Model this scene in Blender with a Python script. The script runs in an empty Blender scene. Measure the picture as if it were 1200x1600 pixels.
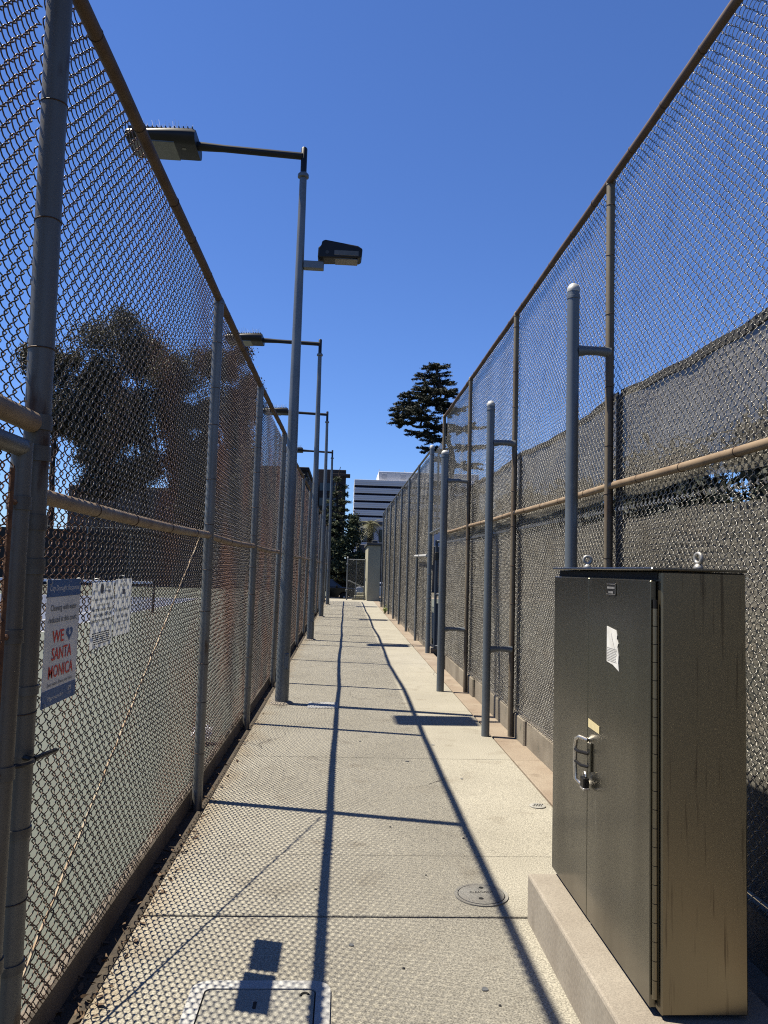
import bpy, bmesh, math, random
import numpy as np
from mathutils import Vector, Matrix
random.seed(7); rng = np.random.default_rng(7)
sc = bpy.context.scene
C = sc.collection
R = math.radians

# ------------------------------------------------------------------ camera
EYE = 1.68
yaw, pitch, roll = R(2.767), R(4.233), R(1.570)
fw = Vector((math.sin(yaw)*math.cos(pitch), math.cos(yaw)*math.cos(pitch), math.sin(pitch)))
r0 = Vector((math.cos(yaw), -math.sin(yaw), 0)); u0 = r0.cross(fw)
rt = r0*math.cos(roll) + u0*math.sin(roll)
upv = u0*math.cos(roll) - r0*math.sin(roll)
cam = bpy.data.cameras.new('camera'); cam.sensor_fit = 'VERTICAL'; cam.sensor_height = 36
cam.lens = 36*1211/1600; cam.clip_end = 3000; cam.clip_start = .02
co = bpy.data.objects.new('camera', cam); C.objects.link(co)
M = Matrix.Identity(4)
for i in range(3):
    M[i][0] = rt[i]; M[i][1] = upv[i]; M[i][2] = -fw[i]
M[0][3], M[1][3], M[2][3] = 0, 0, EYE
co.matrix_world = M
sc.camera = co
sc.cycles.pixel_filter_type = 'BLACKMAN_HARRIS'; sc.cycles.filter_width = 1.1
sc.cycles.use_adaptive_sampling = False; sc.cycles.sample_clamp_indirect = 1.6; sc.cycles.caustics_reflective = False; sc.cycles.caustics_refractive = False
sc.cycles.use_denoising = False      # keep the wire shadows and the concrete grain

# ------------------------------------------------------------------ sky, sun, exposure
TOSUN = Vector((-.503, .128, 1)).normalized()
elev = math.asin(TOSUN.z); azim = math.atan2(TOSUN.x, TOSUN.y)
w = bpy.data.worlds.new('World'); sc.world = w; w.use_nodes = True
nt = w.node_tree; bg = nt.nodes['Background']
sky = nt.nodes.new('ShaderNodeTexSky'); sky.sky_type = 'NISHITA'; sky.sun_disc = False
sky.sun_elevation = elev; sky.sun_rotation = azim % (2*math.pi)
sky.air_density = 1.0; sky.dust_density = 0.0; sky.ozone_density = 8.0; sky.altitude = 0
tint = nt.nodes.new('ShaderNodeVectorMath'); tint.operation = 'MULTIPLY'; tint.inputs[1].default_value = (.73, .845, 1.13)   # camera white balance on the whole sky
nt.links.new(sky.outputs[0], tint.inputs[0]); nt.links.new(tint.outputs[0], bg.inputs[0]); bg.inputs[1].default_value = .0585
sun = bpy.data.lights.new('sun', 'SUN'); sun.energy = 5.0; sun.angle = R(.53); sun.color = (1, .92, .76)
so = bpy.data.objects.new('sun', sun); C.objects.link(so)
so.rotation_euler = (-TOSUN).to_track_quat('-Z', 'Y').to_euler()
vs = sc.view_settings
vs.view_transform = 'Standard'; vs.look = 'None'; vs.exposure = 1.2; vs.gamma = 1; vs.use_curve_mapping = False

# ------------------------------------------------------------------ materials
MATS = {}
ALB = .475        # base colours darkened to deepen shade under raised exposure; KEEP spares shaded whites and others
KEEP = {'band_white', 'leaf_olive', 'leaf_brown', 'leaf_cedar', 'sign_white', 'sign_blue', 'sign_red', 'paper', 'paper_white', 'paper_yellow', 'wire_zinc', 'steel', 'steel_side', 'steel_bright', 'spike', 'tower_panel', 'tower_line', 'bldg_white', 'bag', 'lamp_clear', 'rim', 'car_silver', 'leaf_palm', 'leaf_weed'}
def mat(name, col, rough=.7, metal=0, col2=None, scale=6, detail=6, lo=.35, hi=.65, bump=0, bscale=60, bdist=.01,
        col3=None, scale3=1.2, lo3=.5, hi3=.7, stretch=(1, 1, 1), trans=0, alpha=1, fine=0, fscale=300, obj=False, spec=None, rough2=None):
    if name not in KEEP:
        col = tuple(c*ALB for c in col); col2 = col2 and tuple(c*ALB for c in col2); col3 = col3 and tuple(c*ALB for c in col3)
    m = bpy.data.materials.new(name); m.use_nodes = True; MATS[name] = m
    n = m.node_tree.nodes; l = m.node_tree.links
    b = n['Principled BSDF']; b.inputs['Roughness'].default_value = rough; b.inputs['Metallic'].default_value = metal
    b.inputs['Base Color'].default_value = (*col, 1)
    if spec is not None: b.inputs['Specular IOR Level'].default_value = spec
    if obj: tc = n.new('ShaderNodeTexCoord'); pos = tc.outputs['Object']
    else: g = n.new('ShaderNodeNewGeometry'); pos = g.outputs['Position']
    mp = n.new('ShaderNodeMapping'); mp.inputs['Scale'].default_value = stretch; l.new(pos, mp.inputs[0]); vec = mp.outputs[0]
    out = None
    def ramp(sc_, lo_, hi_, det=6, v=vec):
        t = n.new('ShaderNodeTexNoise'); t.inputs['Scale'].default_value = sc_; t.inputs['Detail'].default_value = det
        l.new(v, t.inputs['Vector'])
        mr = n.new('ShaderNodeMapRange'); mr.inputs[1].default_value = lo_; mr.inputs[2].default_value = hi_
        l.new(t.outputs[0], mr.inputs[0]); return mr.outputs[0]
    def mix(fac, a, bcol):
        mx = n.new('ShaderNodeMix'); mx.data_type = 'RGBA'; l.new(fac, mx.inputs[0])
        if isinstance(a, tuple): mx.inputs[6].default_value = (*a, 1)
        else: l.new(a, mx.inputs[6])
        if isinstance(bcol, tuple): mx.inputs[7].default_value = (*bcol, 1)
        else: l.new(bcol, mx.inputs[7])
        return mx.outputs[2]
    cur = col
    if col2: 
        f2 = ramp(scale, lo, hi, detail); cur = mix(f2, cur, col2)
        if rough2 is not None:
            mr = n.new('ShaderNodeMapRange'); mr.inputs[3].default_value = rough; mr.inputs[4].default_value = rough2
            l.new(f2, mr.inputs[0]); l.new(mr.outputs[0], b.inputs['Roughness'])
    if col3: cur = mix(ramp(scale3, lo3, hi3), cur, col3)
    if fine:
        f = ramp(fscale, .3, .7, 2)
        mr = n.new('ShaderNodeMapRange'); mr.inputs[3].default_value = 1-fine; mr.inputs[4].default_value = 1+fine
        l.new(f, mr.inputs[0])
        vm = n.new('ShaderNodeVectorMath'); vm.operation = 'SCALE'
        if isinstance(cur, tuple): vm.inputs[0].default_value = cur
        else: l.new(cur, vm.inputs[0])
        l.new(mr.outputs[0], vm.inputs['Scale']); cur = vm.outputs[0]
    if not isinstance(cur, tuple): l.new(cur, b.inputs['Base Color'])
    if bump:
        t = n.new('ShaderNodeTexNoise'); t.inputs['Scale'].default_value = bscale; t.inputs['Detail'].default_value = 5
        l.new(vec, t.inputs['Vector'])
        bp = n.new('ShaderNodeBump'); bp.inputs['Strength'].default_value = bump; bp.inputs['Distance'].default_value = bdist
        l.new(t.outputs[0], bp.inputs['Height']); l.new(bp.outputs[0], b.inputs['Normal'])
    o = n['Material Output']; surf = b.outputs[0]
    if trans:
        tl = n.new('ShaderNodeBsdfTranslucent')
        if isinstance(cur, tuple): tl.inputs[0].default_value = (*cur, 1)
        else: l.new(cur, tl.inputs[0])
        ms = n.new('ShaderNodeMixShader'); ms.inputs[0].default_value = trans
        l.new(surf, ms.inputs[1]); l.new(tl.outputs[0], ms.inputs[2]); surf = ms.outputs[0]
    if alpha < 1:
        tp = n.new('ShaderNodeBsdfTransparent'); ms = n.new('ShaderNodeMixShader'); ms.inputs[0].default_value = alpha
        l.new(tp.outputs[0], ms.inputs[1]); l.new(surf, ms.inputs[2]); surf = ms.outputs[0]
    l.new(surf, o.inputs[0])
    return m

mat('slab', (.50, .465, .378), .88, col2=(.42, .388, .312), scale=1.1, lo=.35, hi=.7, col3=(.31, .27, .205), scale3=3.2, lo3=.58, hi3=.80, fine=.5, fscale=125, bump=.5, bscale=150, bdist=.005)
def stain_edge(m, x0, x1, col):
    """rust and soil washed from the fence: a ragged brown stain along the slab edge"""
    n = m.node_tree.nodes; l = m.node_tree.links; b = n['Principled BSDF']
    src = b.inputs['Base Color'].links[0].from_socket
    g = n.new('ShaderNodeNewGeometry'); sx = n.new('ShaderNodeSeparateXYZ'); l.new(g.outputs['Position'], sx.inputs[0])
    t = n.new('ShaderNodeTexNoise'); t.inputs['Scale'].default_value = 2.6; t.inputs['Detail'].default_value = 7; l.new(g.outputs['Position'], t.inputs['Vector'])
    a = n.new('ShaderNodeMath'); a.operation = 'MULTIPLY_ADD'; l.new(t.outputs[0], a.inputs[0]); a.inputs[1].default_value = .42; l.new(sx.outputs[0], a.inputs[2])
    mr = n.new('ShaderNodeMapRange'); mr.inputs[1].default_value = x0; mr.inputs[2].default_value = x1; mr.inputs[3].default_value = .7; mr.inputs[4].default_value = 0; l.new(a.outputs[0], mr.inputs[0])
    mx = n.new('ShaderNodeMix'); mx.data_type = 'RGBA'; mx.blend_type = 'MULTIPLY'; l.new(mr.outputs[0], mx.inputs[0]); l.new(src, mx.inputs[6]); mx.inputs[7].default_value = (*col, 1)
    l.new(mx.outputs[2], b.inputs['Base Color'])
stain_edge(MATS['slab'], -.76, -.54, (.82, .66, .48))
def cracks(m):
    n = m.node_tree.nodes; l = m.node_tree.links; b = n['Principled BSDF']; src = b.inputs['Base Color'].links[0].from_socket
    g = n.new('ShaderNodeNewGeometry'); t = n.new('ShaderNodeTexNoise'); t.inputs['Scale'].default_value = 3; t.inputs['Detail'].default_value = 6; l.new(g.outputs['Position'], t.inputs['Vector'])
    vm = n.new('ShaderNodeVectorMath'); vm.operation = 'MULTIPLY_ADD'; l.new(t.outputs['Color'], vm.inputs[0]); vm.inputs[1].default_value = (.35, .35, 0); l.new(g.outputs['Position'], vm.inputs[2])
    v = n.new('ShaderNodeTexVoronoi'); v.feature = 'DISTANCE_TO_EDGE'; v.inputs['Scale'].default_value = .55; l.new(vm.outputs[0], v.inputs['Vector'])
    lt = n.new('ShaderNodeMapRange'); lt.inputs[1].default_value = .0008; lt.inputs[2].default_value = .0024; lt.inputs[3].default_value = 1; lt.inputs[4].default_value = 0; l.new(v.outputs['Distance'], lt.inputs[0])
    t2 = n.new('ShaderNodeTexNoise'); t2.inputs['Scale'].default_value = .9; l.new(g.outputs['Position'], t2.inputs['Vector'])
    mk = n.new('ShaderNodeMapRange'); mk.inputs[1].default_value = .57; mk.inputs[2].default_value = .64; l.new(t2.outputs[0], mk.inputs[0])
    mu = n.new('ShaderNodeMath'); mu.operation = 'MULTIPLY'; l.new(lt.outputs[0], mu.inputs[0]); l.new(mk.outputs[0], mu.inputs[1])
    mx = n.new('ShaderNodeMix'); mx.data_type = 'RGBA'; l.new(mu.outputs[0], mx.inputs[0]); l.new(src, mx.inputs[6]); mx.inputs[7].default_value = (.035, .03, .025, 1)
    l.new(mx.outputs[2], b.inputs['Base Color'])
cracks(MATS['slab'])
mat('strip', (.45, .37, .28), .9, col2=(.36, .275, .20), scale=2.2, col3=(.22, .16, .11), scale3=4, lo3=.6, hi3=.8, fine=.3, fscale=160, bump=.3, bscale=150, bdist=.004)
mat('dirt', (.10, .075, .05), .95, col2=(.05, .038, .028), scale=20, bump=.6, bscale=60, bdist=.02)
mat('curb', (.26, .215, .165), .9, col2=(.15, .115, .08), scale=3, lo=.4, hi=.7, fine=.25, fscale=140, bump=.4, bscale=60, bdist=.006)
mat('curb_right', (.36, .31, .24), .9, col2=(.20, .165, .12), scale=2.5, lo=.4, hi=.7, col3=(.06, .10, .07), scale3=5, lo3=.63, hi3=.75, fine=.25, fscale=140, bump=.4, bscale=60, bdist=.006)
mat('plinth', (.45, .40, .33), .88, col2=(.36, .31, .25), scale=3, col3=(.22, .18, .14), scale3=7, lo3=.6, hi3=.85, stretch=(1, 1, .35), fine=.22, fscale=190, bump=.25, bscale=150, bdist=.003)
mat('asphalt', (.05, .05, .052), .9, fine=.3, fscale=60, bump=.3, bscale=60)
mat('ground', (.16, .14, .11), .95, col2=(.10, .10, .06), scale=.4)
mat('court_green', (.15, .168, .135), .85, col2=(.125, .142, .115), scale=.6, lo=.3, hi=.7, fine=.12, fscale=120)
mat('court_blue', (.13, .16, .26), .85, col2=(.11, .14, .225), scale=.6, fine=.1, fscale=120)
mat('band_white', (.72, .72, .71), .8)  # near the court-line white, left undimmed to brighten the unlit net band
mat('line_white', (.75, .75, .74), .8)
mat('wire_rusty', (.10, .085, .072), .42, .55, col2=(.17, .082, .048), scale=1.2, lo=.44, hi=.66)
mat('wire_zinc', (.25, .242, .225), .46, .8, col2=(.15, .135, .115), scale=5, lo=.5, hi=.7)
mat('post_zinc', (.34, .34, .325), .42, .5, col2=(.27, .25, .22), scale=6, lo=.4, hi=.7, col3=(.15, .10, .065), scale3=11, lo3=.66, hi3=.74, stretch=(1, 1, .3), bump=.06, bscale=80)
mat('post_left', (.22, .215, .20), .5, .4, col2=(.17, .135, .10), scale=4, lo=.45, hi=.7, col3=(.085, .042, .024), scale3=9, lo3=.64, hi3=.72, stretch=(1, 1, .25), bump=.08, bscale=80)
mat('post_right', (.27, .23, .17), .65, .3, col2=(.16, .10, .06), scale=5, lo=.45, hi=.7, col3=(.36, .30, .22), scale3=3, stretch=(1, 1, .3), bump=.08, bscale=80)
mat('rail_rust', (.20, .125, .075), .75, .2, col2=(.12, .068, .04), scale=6, lo=.4, hi=.7, col3=(.27, .20, .13), scale3=3, lo3=.6, hi3=.75, bump=.1, bscale=90)
mat('rail_tan', (.42, .30, .185), .7, .15, col2=(.28, .185, .11), scale=7, lo=.45, hi=.7, col3=(.46, .40, .31), scale3=4, lo3=.58, hi3=.75, bump=.08, bscale=90)
mat('rail_dark', (.18, .115, .085), .7, .2, col2=(.12, .07, .05), scale=6, bump=.08, bscale=90)
mat('tie', (.07, .055, .045), .6, .5, col2=(.13, .06, .03), scale=30)
mat('rust', (.25, .11, .045), .85, .1, col2=(.13, .055, .025), scale=30, bump=.3, bscale=90)
mat('rod', (.55, .47, .34), .7, .1, col2=(.42, .27, .14), scale=12)
mat('galv', (.27, .295, .315), .42, .5, col2=(.215, .235, .25), scale=45, lo=.35, hi=.65, col3=(.32, .335, .34), scale3=2, bump=.05, bscale=100)
mat('galv_paint', (.24, .275, .31), .42, .35, col2=(.20, .23, .26), scale=3, col3=(.28, .31, .33), scale3=14, lo3=.64, hi3=.74)
mat('galv_gate', (.33, .35, .355), .55, .4, col2=(.25, .265, .27), scale=9)
mat('cap_white', (.72, .72, .70), .55, .2)
mat('band', (.19, .19, .18), .5, .4, col2=(.14, .12, .10), scale=12)
mat('eye_steel', (.62, .60, .55), .4, .5)
mat('black_metal', (.012, .013, .016), .45, .2, col2=(.02, .02, .024), scale=9, spec=.35)
mat('lamp_grey', (.09, .095, .10), .55, .3, col2=(.065, .07, .075), scale=10)
mat('lens', (.20, .21, .20), .25, 0, col2=(.14, .15, .145), scale=8, obj=True)
mat('lens_dim', (.22, .20, .17), .3, 0, col2=(.14, .13, .11), scale=12, obj=True)
mat('spike', (.8, .8, .8), .3)
mat('steel', (.185, .176, .146), .20, .95, col2=(.125, .116, .092), scale=3.5, lo=.36, hi=.68, col3=(.34, .33, .29), scale3=16, lo3=.70, hi3=.80, stretch=(1, 1, .22), bump=.05, bscale=7, bdist=.003, rough2=.29)
mat('steel_side', (.215, .188, .135), .32, .92, col2=(.18, .156, .108), scale=1.6, lo=.34, hi=.68, col3=(.115, .097, .07), scale3=75, lo3=.60, hi3=.72, stretch=(1, 1, .05), bump=.07, bscale=6, bdist=.005, rough2=.40)
mat('steel_dark', (.05, .045, .04), .4, .7)
mat('steel_bright', (.62, .58, .52), .3, .9)
mat('paper', (.80, .80, .78), .9, col2=(.72, .72, .70), scale=14, trans=.45)
mat('paper_white', (.50, .50, .49), .9, col2=(.42, .415, .40), scale=25)
mat('paper_yellow', (.46, .39, .22), .9, col2=(.40, .34, .19), scale=40)
mat('ink', (.04, .04, .045), .9)
mat('ink_grey', (.20, .21, .22), .9)
mat('ink_faint', (.30, .30, .31), .9)
mat('sign_white', (.62, .60, .56), .6, col2=(.54, .52, .48), scale=9)
mat('sign_blue', (.006, .065, .19), .55)
mat('sign_red', (.55, .03, .018), .6)
mat('sign_text', (.13, .14, .16), .6)
mat('windscreen', (.21, .195, .165), .85, col2=(.135, .125, .105), scale=1.6, lo=.3, hi=.7, col3=(.23, .18, .135), scale3=1.1, lo3=.6, hi3=.8, stretch=(1, .6, 3.0), bump=.5, bscale=9, bdist=.03, alpha=.90)
mat('hem', (.035, .035, .04), .8, col2=(.06, .06, .065), scale=20)
mat('screen_black', (.016, .016, .018), .9, col2=(.024, .023, .022), scale=2)
mat('vault_rim', (.68, .68, .66), .8, col2=(.55, .54, .52), scale=9, fine=.15, fscale=150)
mat('vault_lid', (.50, .475, .41), .88, col2=(.42, .40, .34), scale=5, fine=.35, fscale=170, bump=.4, bscale=200, bdist=.003)
mat('iron', (.42, .405, .36), .8, .1, col2=(.34, .32, .28), scale=9, fine=.25, fscale=180, bump=.3, bscale=140, bdist=.003)
mat('hole', (.008, .008, .008), .9)
mat('drain_metal', (.62, .60, .54), .6, .3)
mat('cream', (.56, .53, .39), .85, col2=(.49, .465, .34), scale=1.5, bump=.15, bscale=60)
mat('roof_dark', (.07, .075, .08), .8)
mat('bark', (.085, .062, .045), .95, col2=(.045, .033, .025), scale=8, stretch=(1, 1, .3), bump=.6, bscale=14, bdist=.05)
mat('leaf_olive', (.062, .056, .036), .7, col2=(.042, .042, .028), scale=.9, lo=.35, hi=.65, col3=(.10, .085, .045), scale3=1.6, lo3=.58, hi3=.7, trans=.2)
mat('leaf_brown', (.075, .05, .034), .75, col2=(.045, .036, .026), scale=.9, trans=.2)
mat('leaf_cypress', (.022, .034, .018), .75, col2=(.035, .042, .02), scale=1.1, lo=.4, hi=.65, col3=(.06, .045, .022), scale3=2.0, lo3=.64, hi3=.72, trans=.08)
mat('leaf_cedar', (.03, .048, .022), .75, col2=(.055, .068, .03), scale=1.2, lo=.42, hi=.66, trans=.1)
mat('leaf_hedge', (.03, .04, .02), .75, col2=(.018, .026, .014), scale=1.5, trans=.08)
mat('leaf_palm', (.075, .085, .032), .6, col2=(.12, .11, .05), scale=3, trans=.2)
mat('leaf_weed', (.12, .17, .04), .6, col2=(.17, .19, .06), scale=12, trans=.25)
mat('leaf_dry', (.20, .12, .06), .85, col2=(.12, .07, .035), scale=20)
mat('tower_panel', (.58, .57, .57), .6, 0, col2=(.53, .52, .52), scale=.25, stretch=(.2, 1, 3))
mat('tower_glass', (.012, .014, .03), .6, spec=.1)
mat('tower_line', (.42, .42, .43), .7)
mat('bldg_dark', (.055, .04, .035), .85, col2=(.04, .03, .028), scale=.6)
mat('bldg_brown', (.062, .05, .044), .9, col2=(.045, .037, .033), scale=.5)
mat('bldg_grey', (.19, .185, .185), .9, col2=(.15, .148, .15), scale=.5)
mat('bldg_white', (.62, .62, .63), .85, col2=(.55, .55, .56), scale=.5)
mat('bldg_teal', (.12, .15, .16), .8)
mat('glass_dark', (.02, .022, .03), .12)
mat('frame_dark', (.05, .045, .04), .6)
mat('car_black', (.006, .007, .010), .12, 0, spec=.6)
mat('car_silver', (.45, .46, .48), .25, .6)
mat('car_glass', (.015, .018, .022), .05, spec=.8)
mat('tyre', (.015, .015, .015), .85)
mat('rim', (.45, .45, .46), .35, .8)
mat('lamp_clear', (.7, .7, .7), .15, .3)
mat('lamp_red', (.35, .015, .015), .2)
mat('bag', (.8, .8, .82), .5, trans=.4)
mat('net', (.03, .03, .032), .9)
mat('blue_paint', (.04, .06, .095), .55, .1)
mat('green_screen', (.03, .06, .045), .85)
mat('brick', (.22, .21, .20), .9)

# ------------------------------------------------------------------ object helpers
def setp(o, label=None, cat=None, group=None, kind=None):
    if label: o['label'] = label
    if cat: o['category'] = cat
    if group: o['group'] = group
    if kind: o['kind'] = kind
    return o
def thing(name, label, cat, loc=(0, 0, 0), rotz=0, group=None):
    o = bpy.data.objects.new(name, None); C.objects.link(o); o.empty_display_size = .2
    o.location = loc; o.rotation_euler = (0, 0, rotz)
    return setp(o, label, cat, group)
def rootloc(p):
    v = Vector((0, 0, 0))
    while p is not None:
        v += p.location; p = p.parent
    return v
def link_mesh(name, me, m, parent=None, loc=None, smooth=False):
    o = bpy.data.objects.new(name, me); C.objects.link(o)
    if m and not me.materials: me.materials.append(MATS[m])
    if smooth: me.shade_smooth()
    if parent: o.parent = parent
    if loc is not None: o.location = loc
    return o
def copy_tree(o, parent=None):
    c = o.copy(); C.objects.link(c)
    if parent: c.parent = parent
    for ch in list(o.children): copy_tree(ch, c)
    return c

class MB:
    def __init__(s): s.v = []; s.f = []
    def add(s, vs, fs):
        n = len(s.v); s.v += [tuple(p) for p in vs]; s.f += [tuple(i+n for i in f) for f in fs]; return s
    def box(s, lo, hi):
        x0, y0, z0 = lo; x1, y1, z1 = hi
        return s.add([(x0,y0,z0),(x1,y0,z0),(x1,y1,z0),(x0,y1,z0),(x0,y0,z1),(x1,y0,z1),(x1,y1,z1),(x0,y1,z1)],
                     [(0,3,2,1),(4,5,6,7),(0,1,5,4),(1,2,6,5),(2,3,7,6),(3,0,4,7)])
    def bbox(s, lo, hi, bev=.01, seg=1):
        bm = bmesh.new(); bmesh.ops.create_cube(bm, size=1)
        for v in bm.verts:
            v.co = Vector([lo[i] + (v.co[i]+.5)*(hi[i]-lo[i]) for i in range(3)])
        bmesh.ops.bevel(bm, geom=bm.edges[:], offset=bev, segments=seg, affect='EDGES', profile=.5)
        bm.verts.index_update()
        s.add([v.co[:] for v in bm.verts], [[v.index for v in f.verts] for f in bm.faces]); bm.free(); return s
    def path(s, pts, r, n=8, caps=True, flat=1.0):
        pts = [Vector(p) for p in pts]; k = len(pts)
        rs = r if isinstance(r, (list, tuple)) else [r]*k
        ring = []; N = None
        for i, p in enumerate(pts):
            t = (pts[min(i+1, k-1)] - pts[max(i-1, 0)]).normalized()
            if N is None:
                a = Vector((0, 0, 1)) if abs(t.z) < .9 else Vector((1, 0, 0))
                N = t.cross(a).normalized()
            else:
                N = (N - t*N.dot(t)).normalized()
            B = t.cross(N)
            ring.append([p + (N*math.cos(2*math.pi*j/n) + B*math.sin(2*math.pi*j/n)*flat)*rs[i] for j in range(n)])
        vs = [q for rg in ring for q in rg]; fs = []
        for i in range(k-1):
            for j in range(n):
                a = i*n+j; b = i*n+(j+1) % n
                fs.append((a, b, b+n, a+n))
        if caps: fs.append(tuple(range(n-1, -1, -1))); fs.append(tuple((k-1)*n+j for j in range(n)))
        return s.add(vs, fs)
    def lathe(s, c, prof, n=20, axis='z'):
        vs = []; fs = []
        for r, z in prof:
            for j in range(n):
                a = 2*math.pi*j/n; p = (r*math.cos(a), r*math.sin(a), z)
                if axis == 'x': p = (p[2], p[0], p[1])
                if axis == 'y': p = (p[0], p[2], p[1])
                vs.append((c[0]+p[0], c[1]+p[1], c[2]+p[2]))
        k = len(prof)
        for i in range(k-1):
            for j in range(n):
                a = i*n+j; b = i*n+(j+1) % n; fs.append((a, b, b+n, a+n))
        fs.append(tuple(range(n-1, -1, -1))); fs.append(tuple((k-1)*n+j for j in range(n)))
        return s.add(vs, fs)
    def torus(s, c, Rr, r, n=20, m=6, axis='z', arc=(0, 2*math.pi)):
        pts = []
        full = abs(arc[1]-arc[0]-2*math.pi) < 1e-6
        vs = []; fs = []; cnt = n if full else n+1
        for i in range(cnt):
            a = arc[0] + (arc[1]-arc[0])*i/n
            for j in range(m):
                b = 2*math.pi*j/m
                p = ((Rr+r*math.cos(b))*math.cos(a), (Rr+r*math.cos(b))*math.sin(a), r*math.sin(b))
                if axis == 'x': p = (p[2], p[0], p[1])
                if axis == 'y': p = (p[0], p[2], p[1])
                vs.append((c[0]+p[0], c[1]+p[1], c[2]+p[2]))
        for i in range(n):
            for j in range(m):
                a = i*m+j; b = i*m+(j+1) % m
                a2 = ((i+1) % cnt)*m+j; b2 = ((i+1) % cnt)*m+(j+1) % m
                fs.append((a, a2, b2, b))
        return s.add(vs, fs)
    def prism(s, poly, lo, hi, axis='x'):
        n = len(poly); vs = []
        for h_ in (lo, hi):
            for a, b in poly:
                vs.append((h_, a, b) if axis == 'x' else (a, h_, b) if axis == 'y' else (a, b, h_))
        fs = [tuple(range(n-1, -1, -1)), tuple(range(n, 2*n))] + [(i, (i+1) % n, n+(i+1) % n, n+i) for i in range(n)]
        return s.add(vs, fs)
    def mesh(s, name):
        me = bpy.data.meshes.new(name); me.from_pydata(s.v, [], s.f)
        bm = bmesh.new(); bm.from_mesh(me); bmesh.ops.recalc_face_normals(bm, faces=bm.faces[:]); bm.to_mesh(me); bm.free()
        return me
    def build(s, name, m, parent=None, smooth=False, world=True):
        me = s.mesh(name)
        if world and parent: me.transform(Matrix.Translation(-rootloc(parent)))
        o = link_mesh(name, me, m, parent)
        if smooth:
            me.shade_smooth()
            try: me.set_sharp_from_angle(angle=R(40))
            except Exception: pass
        return o
def single(name, mb, m, label, cat, group=None, base=None, smooth=False):
    """a thing that is one mesh, origin at its base"""
    me = mb.mesh(name); base = Vector(base) if base else Vector((0, 0, 0))
    me.transform(Matrix.Translation(-base)); o = link_mesh(name, me, m, None, base)
    if smooth:
        me.shade_smooth(); me.set_sharp_from_angle(angle=R(40))
    return setp(o, label, cat, group)
def np_mesh(name, V, Q, smooth=False):
    me = bpy.data.meshes.new(name); n = Q.shape[1]
    me.vertices.add(len(V)); me.vertices.foreach_set('co', np.ascontiguousarray(V, dtype=np.float32).ravel())
    me.loops.add(Q.size); me.loops.foreach_set('vertex_index', np.ascontiguousarray(Q, dtype=np.int32).ravel())
    me.polygons.add(len(Q)); me.polygons.foreach_set('loop_start', np.arange(0, Q.size, n, dtype=np.int32))
    me.update(calc_edges=True); me.validate()
    if smooth: me.shade_smooth()
    return me
def struct(name, mb, m, parent=None, world=True):
    o = mb.build(name, m, parent, world=world)
    if not parent: o['kind'] = 'structure'
    return o
_tc = {}
def text(name, s, m, parent, pos, h, width=None, axis_r=(0, 1, 0), axis_u=(0, 0, 1), bold=0, align='CENTER', lift=.0012):
    """flat lettering as a mesh; pos = centre (or left) of the base line, in world space"""
    cu = bpy.data.curves.new(name, 'FONT'); cu.body = s; cu.size = 1; cu.align_x = align; cu.offset = bold; cu.resolution_u = 2
    ob = bpy.data.objects.new('tmp', cu); C.objects.link(ob)
    dg = bpy.context.evaluated_depsgraph_get(); me = bpy.data.meshes.new_from_object(ob.evaluated_get(dg))
    bpy.data.objects.remove(ob); bpy.data.curves.remove(cu); me.name = name
    xs = [v.co.x for v in me.vertices]
    cap = .70
    sy = h/cap; sx = sy if width is None else width/max(1e-6, (max(xs)-min(xs)))
    r = Vector(axis_r).normalized(); u = Vector(axis_u).normalized(); n = r.cross(u)
    M_ = Matrix(((r.x*sx, u.x*sy, n.x, pos[0]+n.x*lift), (r.y*sx, u.y*sy, n.y, pos[1]+n.y*lift), (r.z*sx, u.z*sy, n.z, pos[2]+n.z*lift), (0, 0, 0, 1)))
    me.transform(M_); me.transform(Matrix.Translation(-rootloc(parent))); me.materials.clear()
    return link_mesh(name, me, m, parent)

# ------------------------------------------------------------------ large structure: ground, walkway, courts, street
def ground_h(x, y):
    if x > -3.2: return -.16 - .85*min(1, max(0, (y-42.5)/4))
    return -.16 - .85*min(1, max(0, (y-56)/1.5))
xs = [-900, -300, -120, -60, -30, -12, -6, -3.25, -3.15, -1.5, 0, 2, 6, 15, 40, 120, 300, 900]
ys = [-300, -60, -10, 0, 10, 20, 30, 42.5, 46.5, 56, 57.5, 66, 80, 120, 250, 500, 1200, 2200]
mb = MB(); mb.add([(x, y, ground_h(x, y)) for y in ys for x in xs],
    [(j*len(xs)+i, j*len(xs)+i+1, (j+1)*len(xs)+i+1, (j+1)*len(xs)+i) for j in range(len(ys)-1) for i in range(len(xs)-1)])
struct('ground', mb, 'ground')
struct('street', MB().box((-120, 57.6, -1.0), (120, 67, -.86)), 'asphalt')
fp = struct('far_pavement', MB().box((-120, 67.02, -1.0), (120, 70, -.74)), 'strip')

# walkway slabs, each a piece of its own with recessed joints
walk = struct('walkway', MB().box((-.905, -2, -.14), (1.56, 41.6, -.03)), 'dirt')
joints = [-1.0, 1.5, 3.89, 4.70] + [4.70 + 2.36*k for k in range(1, 16)] + [41.6]
for k in range(len(joints)-1):
    a, b = joints[k], joints[k+1]
    g = .011 if k in (1, 2) else .004
    if b - a < .3: continue
    dz = random.uniform(-.002, .002)
    s = MB().bbox((-.915, a+g*(.7), -.07), (1.555, b-g*.7, dz), .004)
    s.build('slab', 'slab', walk)
strip = struct('side_strip', MB().box((1.565, -2, -.14), (1.83, 41.6, -.03)), 'dirt')
for k in range(0, len(joints)-1):
    a, b = joints[k], joints[k+1]
    if b - a < .3: continue
    MB().bbox((1.572, a+.004, -.05), (1.86, b-.004, random.uniform(-.006, -.001)), .005).build('strip_slab', 'strip', strip)
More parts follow.
